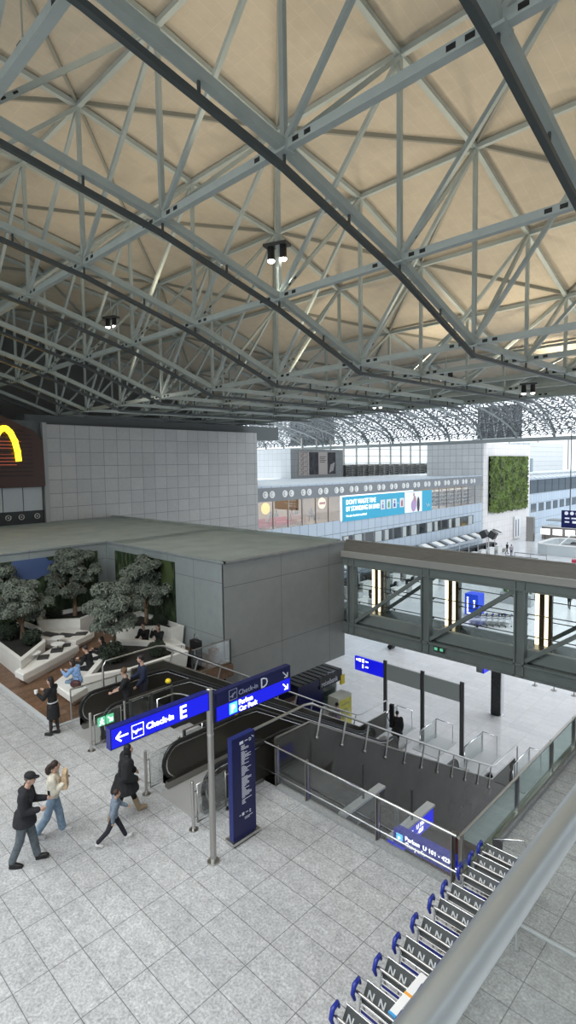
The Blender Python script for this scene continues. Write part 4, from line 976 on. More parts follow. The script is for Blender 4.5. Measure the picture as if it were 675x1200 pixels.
# ------------------------------------------------------------------ lounge: planters, benches, trees
def poly_bench(name, label, cat, planter, seat, rim=.8, seat_z=.42):
    t = thing(name, label, cat, (planter[0][0], planter[0][1], .02))
    ox, oy = planter[0]
    P_ = [(a-ox, b_-oy) for a, b_ in planter]; Sx = [(a-ox, b_-oy) for a, b_ in seat]
    cx = sum(a for a, _ in P_)/len(P_); cy = sum(b_ for _, b_ in P_)/len(P_)
    inn = [(cx+(a-cx)*.86, cy+(b_-cy)*.86) for a, b_ in P_]; bot = [(cx+(a-cx)*.93, cy+(b_-cy)*.93) for a, b_ in P_]
    n = len(P_); q = MB()
    vs = [(a, b_, 0) for a, b_ in bot]+[(a, b_, rim) for a, b_ in P_]+[(a, b_, rim) for a, b_ in inn]+[(a, b_, rim-.25) for a, b_ in inn]
    fs = []
    for i in range(n):
        j = (i+1) % n
        for r in range(3): fs.append((i+r*n, j+r*n, j+r*n+n, i+r*n+n))
    q.add(vs, fs); q.build('planter_wall', CREAM, t)
    q = MB(); q.add([(a, b_, rim-.18) for a, b_ in inn], [tuple(range(n))]); q.build('soil', SOIL, t)
    cx = sum(a for a, _ in Sx)/len(Sx); cy = sum(b_ for _, b_ in Sx)/len(Sx); n = len(Sx)
    bot = [(cx+(a-cx)*.82, cy+(b_-cy)*.82) for a, b_ in Sx]
    me = bmesh.new(); q = MB()
    mid = [(a, b_, seat_z-.2) for a, b_ in Sx]
    vs = [(a, b_, 0) for a, b_ in bot]+mid+[(a, b_, seat_z) for a, b_ in Sx]+[(cx+(a-cx)*.97, cy+(b_-cy)*.97, seat_z+.03) for a, b_ in Sx]
    fs = [(i+r*n, (i+1) % n+r*n, (i+1) % n+r*n+n, i+r*n+n) for i in range(n) for r in range(3)]+[tuple(range(3*n, 4*n)), tuple(range(n))[::-1]]
    q.add(vs, fs); o = q.build('seat', CREAM, t); me.free()
    return t, cx+ox, cy+oy
def cushions(t, pts, z=.47):
    ox, oy, _ = t.location
    for (x, y, a, w, d) in pts:
        M = Matrix.Translation((x-ox, y-oy, z-.02)) @ Matrix.Rotation(a, 4, 'Z'); MB().box(-w/2, w/2, -d/2, d/2, 0, .035, M).build('seat_pad', DARK, t)
t1, *_ = poly_bench('planter_bench', 'white angular planter bench at the left edge of the deck', 'bench', [(-25.8, 7.35), (-20.4, 7.1), (-22.05, 8.65), (-24.2, 9.3), (-25.8, 9.2)], [(-20.6, 6.95), (-19.95, 7.0), (-21.6, 9.8), (-22.5, 9.5), (-21.6, 8.2)])
cushions(t1, [(-21.6, 8.9, -.5, .5, .45), (-21.2, 8.2, -.5, .5, .4), (-21.95, 9.45, -.5, .4, .3)])
t2, *_ = poly_bench('planter_bench', 'white planter bench with grey seat pads before the blue sky mural', 'bench', [(-25.0, 9.5), (-23.8, 10.9), (-24.6, 12.7), (-25.9, 12.8), (-25.9, 9.75)], [(-25.1, 9.42), (-23.58, 9.1), (-22.28, 9.98), (-22.9, 11.1), (-23.75, 10.8)], .9)
cushions(t2, [(-24.0, 9.55, .3, .8, .45), (-23.3, 10.0, .5, .7, .45), (-23.0, 10.55, .9, .5, .45)])
t3, *_ = poly_bench('planter_bench', 'large white planter bench in front where three people sit', 'bench', [(-17.25, 7.9), (-16.75, 9.3), (-16.8, 11.8), (-18.6, 11.8), (-20.2, 10.7)], [(-18.4, 7.4), (-16.9, 7.35), (-17.25, 8.05), (-19.5, 10.2), (-20.4, 9.7)])
t4, *_ = poly_bench('planter_bench', 'white curved planter bench below the tall green mural', 'bench', [(-22.8, 12.0), (-21.2, 11.2), (-20.4, 12.1), (-19.9, 12.7), (-19.3, 12.75), (-19.2, 13.3), (-22.8, 13.35)], [(-21.2, 10.95), (-20.4, 10.7), (-19.3, 11.6), (-18.45, 12.8), (-19.4, 13.0), (-20.2, 12.2)], .95)
random.seed(11)
def leaf_blob(q, c, r, n, ls, flat=.75):
    for _ in range(n):
        v = Vector((random.gauss(0, 1), random.gauss(0, 1), random.gauss(0, 1))).normalized()
        if v.z < -.45: v.z *= -.5; v.normalize()
        rr = r*random.uniform(.8, 1.05); p = Vector(c)+Vector((v.x*rr, v.y*rr, v.z*rr*flat))
        nrm = (v+Vector((0, 0, .5))).normalized()
        a = nrm.orthogonal().normalized(); b_ = nrm.cross(a); th = random.uniform(0, 2*PI)
        for k in range(3):
            d = (a*math.cos(th+k*2.1)+b_*math.sin(th+k*2.1)); e = nrm.cross(d)
            l = ls*random.uniform(.7, 1.2); w = l*.34
            q.add([p, p+d*l*.5+e*w+nrm*.02, p+d*l-nrm*l*.25, p+d*l*.5-e*w+nrm*.02], [(0, 1, 2, 3)])
def tree(x, y, z0, zc, zt, zb, rad, label):
    t = thing('tree', label, 'tree', (x, y, z0))
    H = zt-z0; hb = zb-z0; q = MB()
    q.tube([(0, 0, -.1), (.02, .01, hb*.5), (-.02, .02, hb+.1), (.02, 0, hb+.5)], [.11, .085, .075, .05], 10); q.build('trunk', BARK, t)
    q = MB()
    for k in range(8):
        a = k*2.4; rr = rad*.65; q.tube([(0, 0, hb*.8), (rr*.4*math.cos(a), rr*.4*math.sin(a), hb+.35), (rr*math.cos(a), rr*math.sin(a), hb+.35+.12*k)], [.04, .03, .012], 6)
    q.build('branch', BARK, t)
    q = MB()
    for k in range(46):
        f = random.random()**.8; z = hb+.12+f*(H-hb-.35); prof = math.sqrt(max(.05, 1-((f-.35)/.72)**2))
        a = random.uniform(0, 2*PI); rr = rad*prof*(random.uniform(.45, .88) if k % 3 else random.uniform(0, .5))
        leaf_blob(q, (rr*math.cos(a), rr*math.sin(a), z), random.uniform(.22, .36), 85, .13)
    q.build('foliage', LEAF, t)
    return t
tree(-23.74, 8.36, .6, 2.1, 3.15, 1.35, 1.2, 'bushy indoor tree in the left planter bench')
tree(-25.2, 11.3, .7, 2.78, 4.0, 1.75, 1.35, 'tallest indoor tree before the blue sky mural')
tree(-19.1, 10.0, .6, 2.54, 3.42, 1.5, 1.3, 'indoor tree in the front planter bench behind the seated people')
tree(-21.3, 12.75, .7, 2.8, 3.9, 1.6, 1.2, 'indoor tree in front of the tall green mural')
tree(-25.4, 7.9, .6, 2.9, 3.7, 2.1, 1.0, 'indoor tree cut off by the left picture edge')
def shrub(x, y, z, r, label, h=1.2):
    t = thing('shrub', label, 'shrub', (x, y, z)); q = MB(); q.tube([(0, 0, -.1), (0, 0, r*.8)], .03, 6); q.build('stem', BARK, t); q = MB()
    for k in range(7): leaf_blob(q, (random.uniform(-.35, .35)*r, random.uniform(-.35, .35)*r, r*h*random.uniform(.4, .9)), r*.6, 90, .09, 1)
    q.build('foliage', LEAFD, t)
shrub(-23.9, 7.9, .6, .5, 'dark round shrub in the left planter, left of its trunk')
shrub(-22.5, 8.3, .6, .42, 'dark round shrub in the left planter, right of its trunk')
shrub(-25.0, 10.2, .7, .42, 'dark low shrub behind the bench with grey pads')
shrub(-18.3, 9.6, .6, .55, 'dark shrub under the front tree near the seated people')
shrub(-17.6, 11.0, .6, .42, 'dark shrub at the right end of the front planter')
shrub(-20.4, 12.9, .7, .4, 'dark shrub behind the seated couple')
for k, (x, y, lb) in enumerate(((-22.55, 9.35, 'left small round white table by the planter bench'), (-21.75, 9.0, 'right small round white table by the planter bench'), (-21.35, 7.9, 'front small round white table over the bench pads'))):
    t = thing('side_table', lb, 'table', (x, y, .44)); q = MB(); q.cyl((0, 0), .26, .24, .27, 24); q.build('tabletop', WHITE, t); MB().cyl((0, 0), .03, 0, .24, 8).build('leg', INOXD, t)
for k, (x, y, w, h, m_, lb) in enumerate(((-17.3, 12.5, .45, 1.05, BLK, 'tall black suitcase by the grey wall'), (-16.75, 12.95, .35, .72, mat('bronze_case', (.16, .11, .09), .35), 'bronze suitcase behind the glass railing'), (-17.0, 12.15, .7, .6, mat('black_bag', (.02, .02, .024), .7), 'low black travel bag in front of the suitcases'), (-17.75, 12.2, .5, .55, mat('dark_bag', (.03, .028, .03), .7), 'dark soft bag left of the suitcases'))):
    t = thing('suitcase' if k < 2 else 'travel_bag', lb, 'luggage', (x, y, .02))
    q = MB(); q.box(-w/2, w/2, -.13, .13, .06, h-.12); q.ell((0, 0, h-.14), (w/2, .13, .08)); q.build('shell', m_, t)
    q = MB(); q.tube([(-.1, 0, h-.1), (-.1, 0, h+.12), (.1, 0, h+.12), (.1, 0, h-.1)], .012, 6); q.build('handle', INOXD, t)
    for a in (-w/2+.06, w/2-.06):
        MB().tube([(a-.02, 0, .03), (a+.02, 0, .03)], .03, 10).build('wheel', BLK, t)

# ------------------------------------------------------------------ people
def remesh(mb, vox, smooth=4, name='shape'):
    me = mb.mesh(name); o = bpy.data.objects.new('tmp', me); COL.objects.link(o)
    m = o.modifiers.new('r', 'REMESH'); m.mode = 'VOXEL'; m.voxel_size = vox; m.use_smooth_shade = True
    sm = o.modifiers.new('s', 'SMOOTH'); sm.factor = .5; sm.iterations = smooth
    out = evalmesh(o); bpy.data.objects.remove(o); out.name = name
    return out
def put(me, name, m, parent):
    o = bpy.data.objects.new(name, me); COL.objects.link(o); me.materials.clear(); me.materials.append(m); o.parent = parent; return o
def taper(q, a, b, ra, rb, n=10, k=4):
    a = Vector(a); b = Vector(b); q.tube([a.lerp(b, i/k) for i in range(k+1)], [ra+(rb-ra)*i/k for i in range(k+1)], n); q.ell(a, ra, 10, 8); q.ell(b, rb, 10, 8)
SKIN = mat('skin', (.52, .33, .25), .5); SKIN2 = mat('skin_b', (.45, .28, .20), .5)
def person(label, loc, rz, H=1.75, legs=((20, 10), (-20, 25)), arms=((20, 8, 20), (-15, 8, 20)), lean=4, top=(.02, .02, .03), bottom=(.03, .03, .04), shoes=(.02, .02, .02),
           hair=(.02, .015, .012), hairstyle='short', coat=0, skirt=None, cap=None, head_yaw=0, vox=.017, skin=None, bare_arms=False, wide=1.0, sit=None, hunch=0, boots=0, bulky=0, wideleg=0, group=None):
    k = H/1.75; t = thing('person', label, 'person', loc, rz, group)
    skin = skin or SKIN
    V = Vector
    def rotx(v, deg):   # swing forward (towards +y) for vectors pointing down
        a = math.radians(deg); return V((v.x, v.y*math.cos(a)-v.z*math.sin(a), v.y*math.sin(a)+v.z*math.cos(a)))
    lg = []; hz = .93
    foot_low = 9
    for sx, (th, kn) in zip((-1, 1), legs):
        hip = V((sx*.09*wide, 0, hz)); knee = hip+rotx(V((0, 0, -.43)), th); ank = knee+rotx(V((0, 0, -.41)), th-kn)
        toe = ank+rotx(V((0, .17, -.05)), (th-kn)*.6 if not sit else 0)
        lg.append((hip, knee, ank, toe, th-kn)); foot_low = min(foot_low, ank.z-.085, toe.z-.03)
    dz = -foot_low if sit is None else sit/k-hz+.10
    base = V((0, 0, dz))
    lg = [tuple(p+base for p in l[:4])+(l[4],) for l in lg]
    pel = V((0, 0, hz+dz)); ln = lambda v: pel+rotx(v, -lean)
    chest = ln(V((0, .01, .33))); neck = ln(V((0, -.005-hunch*.3, .53))); head = ln(V((0, .035+hunch, .70)))
    ar = []
    for sx, (sw, outd, el) in zip((-1, 1), arms):
        sh = ln(V((sx*.185*wide, 0, .475))); d = rotx(V((sx*math.sin(math.radians(outd)), 0, -math.cos(math.radians(outd)))), sw)
        elb = sh+d*.285; d2 = rotx(V((-sx*.25*min(1, el/60), 0, -1)).normalized(), sw+el); wr = elb+d2*.25; ar.append((sh, elb, wr, d2))
    S_ = Matrix.Scale(k, 4)
    def fin(q): q.v = [tuple(S_ @ V(p)) for p in q.v]; return q
    # body
    q = MB()
    q.ell(pel, (.15*wide, .105, .12)); q.ell(ln(V((0, 0, .16))), (.13*wide, .095, .16)); q.ell(chest, (.165*wide, .115, .18)); taper(q, ln(V((-.15*wide, 0, .46))), ln(V((.15*wide, 0, .46))), .06, .06)
    taper(q, ln(V((0, 0, .46))), head-V((0, .02, .06)), .058, .052)
    for hip, knee, ank, toe, _ in lg: taper(q, hip, knee, .082, .055); taper(q, knee, ank, .056, .038); taper(q, ank-V((0, 0, .03)), toe, .04, .03)
    for sh, elb, wr, d2 in ar:
        taper(q, sh, elb, .05, .038); taper(q, elb, wr, .038, .027)
    hy = math.radians(head_yaw); HM = Matrix.Translation(head) @ Matrix.Rotation(hy, 4, 'Z') @ Matrix.Rotation(math.radians(-lean*.4-8 if hunch else 0), 4, 'X')
    q.ell((0, 0, .02), (.075, .09, .105), 14, 12, HM); q.ell((0, .03, -.05), (.055, .06, .055), 12, 8, HM); q.ell((0, .095, -.005), (.014, .022, .024), 8, 6, HM)
    for sx in (-1, 1): q.ell((sx*.076, -.005, .0), (.012, .022, .032), 8, 6, HM)
    for (sh, elb, wr, d2), sx in zip(ar, (-1, 1)):
        hand = wr+d2*.06; side = V((0, 1, 0)) if abs(d2.y) < .7 else V((0, 0, 1)); w_ = d2.cross(V((sx, 0, 0))).normalized()
        q.ell(hand, (.03, .036, .04), 10, 8)
        for f in range(4):
            b0 = hand+w_*(f-1.5)*.018+d2*.025; curl = V((-sx, 0, 0))
            L_ = (.05, .058, .054, .042)[f]; q.tube([b0, b0+d2*L_*.6+curl*.008, b0+d2*L_+curl*.028], [.0105, .0095, .008], 6)
        b0 = hand+w_*.03; q.tube([b0, b0+w_*.02+d2*.025, b0+w_*.015+d2*.05-V((sx*.012, 0, 0))], [.012, .011, .009], 6)
    put(remesh(fin(q), vox*.75*k, 2, 'body'), 'body', skin, t)
    # face details
    q = MB()
    for sx in (-1, 1): q.ell((sx*.028, .086, .022), (.011, .006, .007), 8, 6, HM); q.box(sx*.028-.016, sx*.028+.016, .086, .092, .04, .046, HM)
    fin(q).build('eye', BLK, t)
    q = MB(); q.ell((0, .087, -.047), (.024, .008, .008), 8, 6, HM); fin(q).build('mouth', mat('lip', (.35, .12, .1), .5), t)
    # hair
    hm = mat('hair_%d_%d' % (int(hair[0]*1000), int(hair[2]*1000)), hair, .6)
    q = MB(); q.ell((0, -.018, .045), (.086, .095, .098), 14, 12, HM)
    if hairstyle in ('long',): q.ell((0, -.06, -.06), (.085, .06, .16), 12, 10, HM)
    if hairstyle == 'pony':
        q.ell((0, -.12, .03), (.05, .06, .06), 10, 8, HM); q.ell((0, -.16, -.05), (.06, .06, .11), 10, 8, HM)
        for _ in range(14): q.ell((random.uniform(-.05, .05), -.15+random.uniform(-.05, .05), random.uniform(-.14, .06)), .03, 6, 5, HM)
    if hairstyle == 'curly':
        for _ in range(26):
            a = random.uniform(0, 2*PI); e = random.uniform(0, 1.4); q.ell((.085*math.cos(a)*math.cos(e), -.02+.09*math.sin(a)*math.cos(e), .05+.09*math.sin(e)), .028, 6, 5, HM)
    if hairstyle == 'scarf': q.ell((0, -.02, -.03), (.095, .1, .14), 12, 10, HM); q.ell((0, -.02, -.14), (.12, .1, .07), 12, 8, HM)
    me = remesh(fin(q), .014*k, 2, 'hair')
    # clear the face: push hair behind the face plane
    HMi = (S_ @ HM @ S_.inverted()).inverted()
    kill = [v.co for v in me.vertices]
    if hairstyle != 'none':
        HMk = S_ @ HM
        inv = HMk.inverted(); fy = .048 if hairstyle != 'scarf' else .062
        for v in me.vertices:
            c_ = inv @ v.co
            if c_.y > fy and c_.z < .065: c_.y = fy; v.co = HMk @ c_
        put(me, 'headscarf' if hairstyle == 'scarf' else 'hair', hm, t)
    if cap:
        q = MB(); q.ell((0, -.01, .07), (.093, .105, .075), 14, 10, HM); q.ell((0, .10, .055), (.07, .075, .014), 12, 6, HM)
        put(remesh(fin(q), .012*k, 2, 'cap'), 'cap', mat('cap_cloth', cap, .8), t)
    # top garment
    q = MB(); g = .018+bulky*.03
    q.ell(ln(V((0, 0, .06))), (.155*wide+g, .115+g, .14)); q.ell(ln(V((0, 0, .2))), (.14*wide+g, .105+g, .17)); q.ell(chest+V((0, 0, .02)), (.175*wide+g, .122+g, .17)); taper(q, ln(V((-.15*wide, 0, .455))), ln(V((.15*wide, 0, .455))), .066+g*.5, .066+g*.5)
    if coat: q.tube([ln(V((0, 0, .1))), pel, pel-V((0, 0, coat*.5)), pel-V((0, -.0, coat))], [.15*wide+g, .163*wide+g, .17*wide+g+bulky*.03, .168*wide+g+bulky*.06], 16)
    if bulky: q.ell(ln(V((0, -.03, .5))), (.12, .11, .07))
    for sh, elb, wr, d2 in ar:
        taper(q, sh, elb, .062+g, .05+g)
        if not bare_arms: taper(q, elb, wr-d2*.01, .05+g, .036+g*.8)
    tm = mat('cloth_%d' % len(MATS), top, .85, noise=(18, .18))
    put(remesh(fin(q), vox*k, 3, 'top'), 'coat' if coat > .2 else ('jacket' if coat else 'shirt'), tm, t)
    # trousers / skirt
    bm_ = mat('cloth_%d' % len(MATS), bottom, .85, noise=(14, .22))
    q = MB(); q.ell(pel-V((0, 0, .01)), (.16*wide, .118, .13))
    if skirt:
        q.tube([pel, pel-V((0, 0, skirt*.5)), pel-V((0, 0, skirt))], [.165, .18, .19], 14); put(remesh(fin(q), vox*k, 3, 'skirt'), 'skirt', bm_, t); q = MB(); [ (taper(q, hp, kn_, .088, .062), taper(q, kn_, an_, .062, .045)) for hp, kn_, an_, _, _ in lg ]; put(remesh(fin(q), vox*k, 3, 'tights'), 'tights', mat('tights_black', (.03, .025, .025), .7), t)
    else:
        for hip, knee, ank, toe, _ in lg: taper(q, hip, knee, .096+wideleg*.01, .072+wideleg*.02); taper(q, knee, ank+(knee-ank)*.06, .07+wideleg*.02, .056+wideleg*.03)
        put(remesh(fin(q), vox*k, 3, 'trousers'), 'trousers', bm_, t)
    for hip, knee, ank, toe, sl_ in lg:
        q = MB(); dr = (toe-ank); c_ = ank+dr*.35-V((0, 0, .03))
        M = Matrix.Translation(c_) @ Matrix.Rotation(math.radians(sl_*.6 if not sit else 0), 4, 'X')
        q.ell((0, .02, 0), (.05, .14, .045), 12, 8, M); q.ell((0, -.06, .03), (.045, .06, .05), 10, 8, M); q.box(-.042, .042, -.1, .14, -.055, -.03, M)
        if boots: taper(q, ank, ank+(knee-ank)*boots, .062, .075)
        put(remesh(fin(q), .013*k, 2, 'shoe'), 'shoe', mat('shoe_%d_%d' % (int(shoes[0]*1000), int(shoes[1]*1000)), shoes, .5), t)
    t['_hand'] = 0; del t['_hand']
    return t, [S_ @ (a[2]+a[3]*.07) for a in ar]
def carry(p, hands, idx): # world position of a hand
    o, = (p,); M = Matrix.Translation(o.location) @ o.rotation_euler.to_matrix().to_4x4(); return M @ hands[idx]
RGT = math.radians
# walking direction of the group: along +Y mostly (towards the right of the picture)
p, h = person('man in black cap, dark blazer and grey jeans walking with phone', (-10.9, 3.72, 0), RGT(-35), 1.84, ((13, 3), (-10, 12)), ((12, 6, 82), (0, 6, 88)), 5, (.018, .019, .023), (.10, .12, .135), (.012, .012, .012), hairstyle='short', hair=(.12, .1, .09), cap=(.015, .015, .018), coat=.14, hunch=.03, bulky=.3, wideleg=.5)
c_ = carry(p, h, 0); t = thing('smartphone', 'pale smartphone held by the man in the black cap', 'phone', c_+Vector((0, 0, .02)), .3); MB().box(-.04, .04, -.005, .005, -.02, .13).build('case', mat('phone_case', (.6, .6, .58), .4), t); MB().box(-.035, .035, -.007, -.005, -.01, .12).build('screen', BLK, t)
p, h = person('woman with dark ponytail in cream sweater and wide blue jeans', (-11.35, 4.45, 0), RGT(-32), 1.62, ((14, 6), (-16, 18)), ((2, 6, 118), (8, 6, 122)), 4, (.62, .58, .48), (.19, .27, .36), (.55, .55, .55), hairstyle='pony', hair=(.03, .018, .014), wideleg=1, bulky=.5, head_yaw=20)
c_ = carry(p, h, 1); t = thing('paper_bag', 'brown paper bag hugged by the woman in the cream sweater', 'bag', c_+Vector((-.08, .02, -.12)), RGT(-32)); q = MB(); q.add([(-.12, -.06, -.05), (.12, -.06, -.05), (.12, .06, -.05), (-.12, .06, -.05), (-.13, -.05, .3), (.13, -.04, .32), (.13, .04, .29), (-.13, .04, .3)], [(0, 3, 2, 1), (4, 5, 6, 7), (0, 1, 5, 4), (1, 2, 6, 5), (2, 3, 7, 6), (3, 0, 4, 7)]); q.build('paper_body', mat('kraft_paper', (.55, .40, .25), .8, noise=(12, .2)), t)
person('person in black headscarf, black puffer coat and tan boots', (-10.8, 5.8, 0), RGT(-22), 1.66, ((24, 6), (-18, 16)), ((-4, 14, 62), (-8, 14, 66)), 6, (.014, .014, .016), (.012, .012, .012), (.33, .25, .16), hairstyle='scarf', hair=(.008, .008, .009), coat=.24, bulky=1.5, boots=.5, head_yaw=-10, wide=1.08)
person('small child in blue grey sweater and dark trousers with white shoes', (-10.2, 5.2, 0), RGT(-25), 1.16, ((26, 3), (-26, 22)), ((30, 8, 30), (-20, 8, 20)), 8, (.16, .20, .25), (.02, .02, .028), (.7, .7, .68), hairstyle='curly', hair=(.04, .02, .014), wide=1.25, bulky=.3, wideleg=.4, skin=SKIN2)
p, h = person('waitress in black dress with belt, standing at the deck edge', (-15.75, 6.3, 0), RGT(125), 1.70, ((4, 2), (-4, 4)), ((30, 5, 85), (25, 5, 95)), 2, (.012, .012, .013), (.012, .012, .013), (.015, .015, .015), hairstyle='long', hair=(.015, .01, .01), skirt=.42, skin=SKIN)
c_ = carry(p, h, 0); t = thing('cup', 'white cup held by the waitress in black', 'cup', c_+Vector((0, 0, -.01)), 0); q = MB(); q.cyl((0, 0), .045, 0, .1, 14, .055); q.build('cup_body', WHITE, t)
q = MB(); q.tube([(.165*math.cos(a), .125*math.sin(a), .98) for a in [2*PI*k/16 for k in range(16)]], .018, 6, closed=True); q.build('belt', WGREY, p)
# two riders on the left escalator
person('younger rider in black t-shirt holding the escalator rail', (-14.85, 8.15, 0.02), RGT(150), 1.66, ((3, 3), (0, 2)), ((35, 14, 35), (10, 8, 60)), 3, (.012, .013, .014), (.02, .02, .025), (.02, .02, .02), hairstyle='curly', hair=(.12, .07, .035), bare_arms=True, head_yaw=-30)
person('taller rider in navy jacket standing on the left escalator', (-14.95, 8.8, .02), RGT(160), 1.88, ((2, 2), (4, 6)), ((10, 6, 30), (15, 6, 60)), 3, (.015, .022, .05), (.02, .02, .03), (.02, .02, .02), hairstyle='short', hair=(.015, .012, .01), head_yaw=-20)
# seated people
person('man in black seated and leaning on the front planter bench', (-18.6, 8.85, .0), RGT(125), 1.78, ((88, 80), (80, 75)), ((25, 10, 70), (35, 10, 60)), 14, (.012, .012, .014), (.015, .015, .018), (.02, .02, .02), hair=(.03, .02, .018), sit=.45, vox=.02)
person('person in black seated behind the man on the front bench', (-19.3, 9.75, .0), RGT(140), 1.68, ((86, 85), (80, 75)), ((30, 8, 75), (30, 8, 75)), 8, (.012, .012, .013), (.012, .012, .013), (.02, .02, .02), hairstyle='long', hair=(.015, .012, .012), sit=.45, vox=.02)
person('woman in light blue shirt seated at the front corner of the bench', (-17.75, 8.0, .0), RGT(120), 1.66, ((85, 70), (82, 75)), ((40, 8, 80), (35, 8, 70)), 18, (.22, .36, .62), (.18, .25, .34), (.5, .5, .5), hairstyle='long', hair=(.02, .014, .012), sit=.45, vox=.02)
p, h = person('person in black seated left of the couple with an orange packet', (-19.75, 11.75, .0), RGT(205), 1.74, ((85, 85), (85, 80)), ((28, 6, 75), (30, 6, 75)), 6, (.012, .012, .014), (.015, .015, .018), (.02, .02, .02), hair=(.03, .02, .02), sit=.45, vox=.02)
t = thing('packet', 'orange packet on the lap of the seated person in black', 'packet', (-19.6, 11.35, .68), .5); MB().box(-.12, .12, -.07, .07, 0, .04).build('wrapper', mat('orange_paper', (.8, .2, .08), .6), t); MB().box(-.125, -.1, -.06, .06, .01, .03).build('seal', WHITE, t)
person('person in black seated right, hand at the face', (-19.15, 12.05, .0), RGT(200), 1.70, ((85, 80), (80, 85)), ((30, 6, 75), (60, 4, 120)), 6, (.013, .013, .014), (.012, .012, .015), (.4, .4, .4), hairstyle='long', hair=(.03, .02, .018), sit=.45, vox=.02)
t = thing('handbag', 'dark red handbag beside the woman in light blue shirt', 'bag', (-17.45, 7.75, .46), .6); MB().ell((0, 0, .13), (.2, .1, .14)).build('bag_body', mat('bag_dark', (.06, .02, .02), .5), t); MB().tube([(-.15, 0, .2), (-.1, 0, .38), (.1, 0, .38), (.15, 0, .2)], .012, 6).build('strap', BLK, t)
# lower hall people
person('person in black stepping off at the bottom of the left escalator', (-14.6, 22.4, D), RGT(20), 1.8, ((20, 8), (-18, 15)), ((10, 12, 20), (-12, 12, 25)), 6, (.01, .01, .012), (.01, .01, .012), (.02, .02, .02), hair=(.012, .01, .01), coat=.25, bulky=1.2, vox=.025)
t = thing('guitar_case', 'slim upright black bag carried by the person in black', 'bag', (-14.75, 22.2, D+1.0), .2); MB().box(-.1, .1, -.08, .08, 0, 1.15).build('case_body', BLK, t); MB().tube([(-.1, 0, .2), (-.25, 0, .5), (-.1, 0, .9)], .02, 6).build('strap', BLK, t)
person('person by the exchange kiosk at the opening rail', (-17.4, 21.3, D), RGT(100), 1.72, ((5, 3), (-5, 5)), ((30, 8, 60), (20, 8, 60)), 4, (.2, .17, .22), (.03, .03, .04), hair=(.02, .015, .015), vox=.035)
for (x, y, rz_, top, bot, lb) in ((-22.6, 35.3, 60, (.015, .015, .018), (.02, .02, .02), 'traveller in black with a suitcase beyond the sign panels'),
        (-32.6, 80.3, 20, (.35, .33, .35), (.1, .1, .12), 'left distant person standing before the check-in desks'), (-34.0, 82.1, -30, (.01, .01, .012), (.02, .02, .02), 'right distant person in black with a backpack by the desks'),
        (-17.9, 46.9, -40, (.25, .2, .18), (.06, .06, .08), 'person in beige walking behind the footbridge light strips'), (-16.8, 55.0, 10, (.012, .012, .014), (.012, .012, .014), 'tall person in black at the right beyond the footbridge'),
        (-21.3, 57.5, 10, (.02, .02, .025), (.02, .02, .025), 'person in black near the right light strips beyond the bridge')):
    person(lb, (x, y, D), RGT(rz_), 1.78, ((18, 6), (-16, 14)), ((12, 8, 25), (-10, 8, 20)), 4, top, bot, vox=.045)
t = thing('suitcase', 'tilted black suitcase pulled by the traveller in black', 'luggage', (-23.0, 34.4, D), 0)
M = Matrix.Rotation(RGT(35), 4, 'Y'); q = MB(); q.box(-.16, .16, -.3, .3, .08, .85, M); q.build('shell', BLK, t); q = MB(); q.tube([M @ Vector((0, -.12, .85)), M @ Vector((0, -.12, 1.15)), M @ Vector((0, .12, 1.15)), M @ Vector((0, .12, .85))], .015, 6); q.build('handle', INOXD, t)
t = thing('buggy', 'red and white buggy at the right edge of the far hall', 'buggy', (-21.9, 74.3, D), .3)
MB().box(-.6, .9, -.45, .45, .55, 1.5).build('hood', mat('buggy_red', (.35, .02, .05), .5), t); q = MB(); q.bar((-.5, -.4, .2), (.4, -.4, .7), .1, .1); q.bar((-.5, .4, .2), (.4, .4, .7), .1, .1); q.box(-.6, .6, -.4, .4, .28, .4); q.build('chassis', WHITE, t)
for x in (-.55, .6):
    for y in (-.4, .4): MB().tube([(x, y-.06, .2), (x, y+.06, .2)], .2, 14).build('wheel', BLK, t)

# ------------------------------------------------------------------ lower hall furniture
dlabs = 'check-in desk unit with sloping white canopy in the long row by the far facade'
for k in range(17):
    y = 36+k*2.85
    t = thing('check_in_desk', 'check-in desk with sloping white canopy in the long far row, '+nth(k, 17), 'check-in desk', (-35.2, y, D), 0, 'check-in desks in the row along the facade')
    q = MB(); q.box(-.5, 0, .1, 1.7, 0, 1.05); q.box(-.55, .12, .05, 1.75, 1.05, 1.12); q.build('counter', WHITE, t)
    MB().box(-.5, .1, 1.8, 2.7, 0, .5).build('baggage_scale', INOXD, t)
    q = MB(); q.box(-2.5, -1.6, .1, 2.7, .2, 1.3); q.build('back_unit', DARK, t)
    q = MB(); q.bar((-1.9, 1.4, 3.35), (-.6, 1.4, 2.9), 1.3, .06, (0, 0, 1)); q.build('canopy_panel', WHITE, t)
    q = MB(); q.bar((-1.85, 2.45, 3.35), (-.6, 2.45, 2.9), .7, .08, (0, 0, 1)); q.build('display_screen', DARK, t)
    q = MB(); q.box(-.5, -.44, 0, 2.85, 2.6, 2.72); q.box(-.52, -.44, .0, .08, 0, 2.7); q.build('support_frame', WGREY, t)
    q = MB(); q.box(-.9, -.7, .4, .9, 1.12, 1.55); q.box(-.95, -.75, 1.2, 1.5, 1.12, 1.4); q.build('monitor', DARK, t)
    q = MB(); q.box(-1.2, -.85, .7, 1.2, .5, 1.35); q.build('chair', BLK, t)
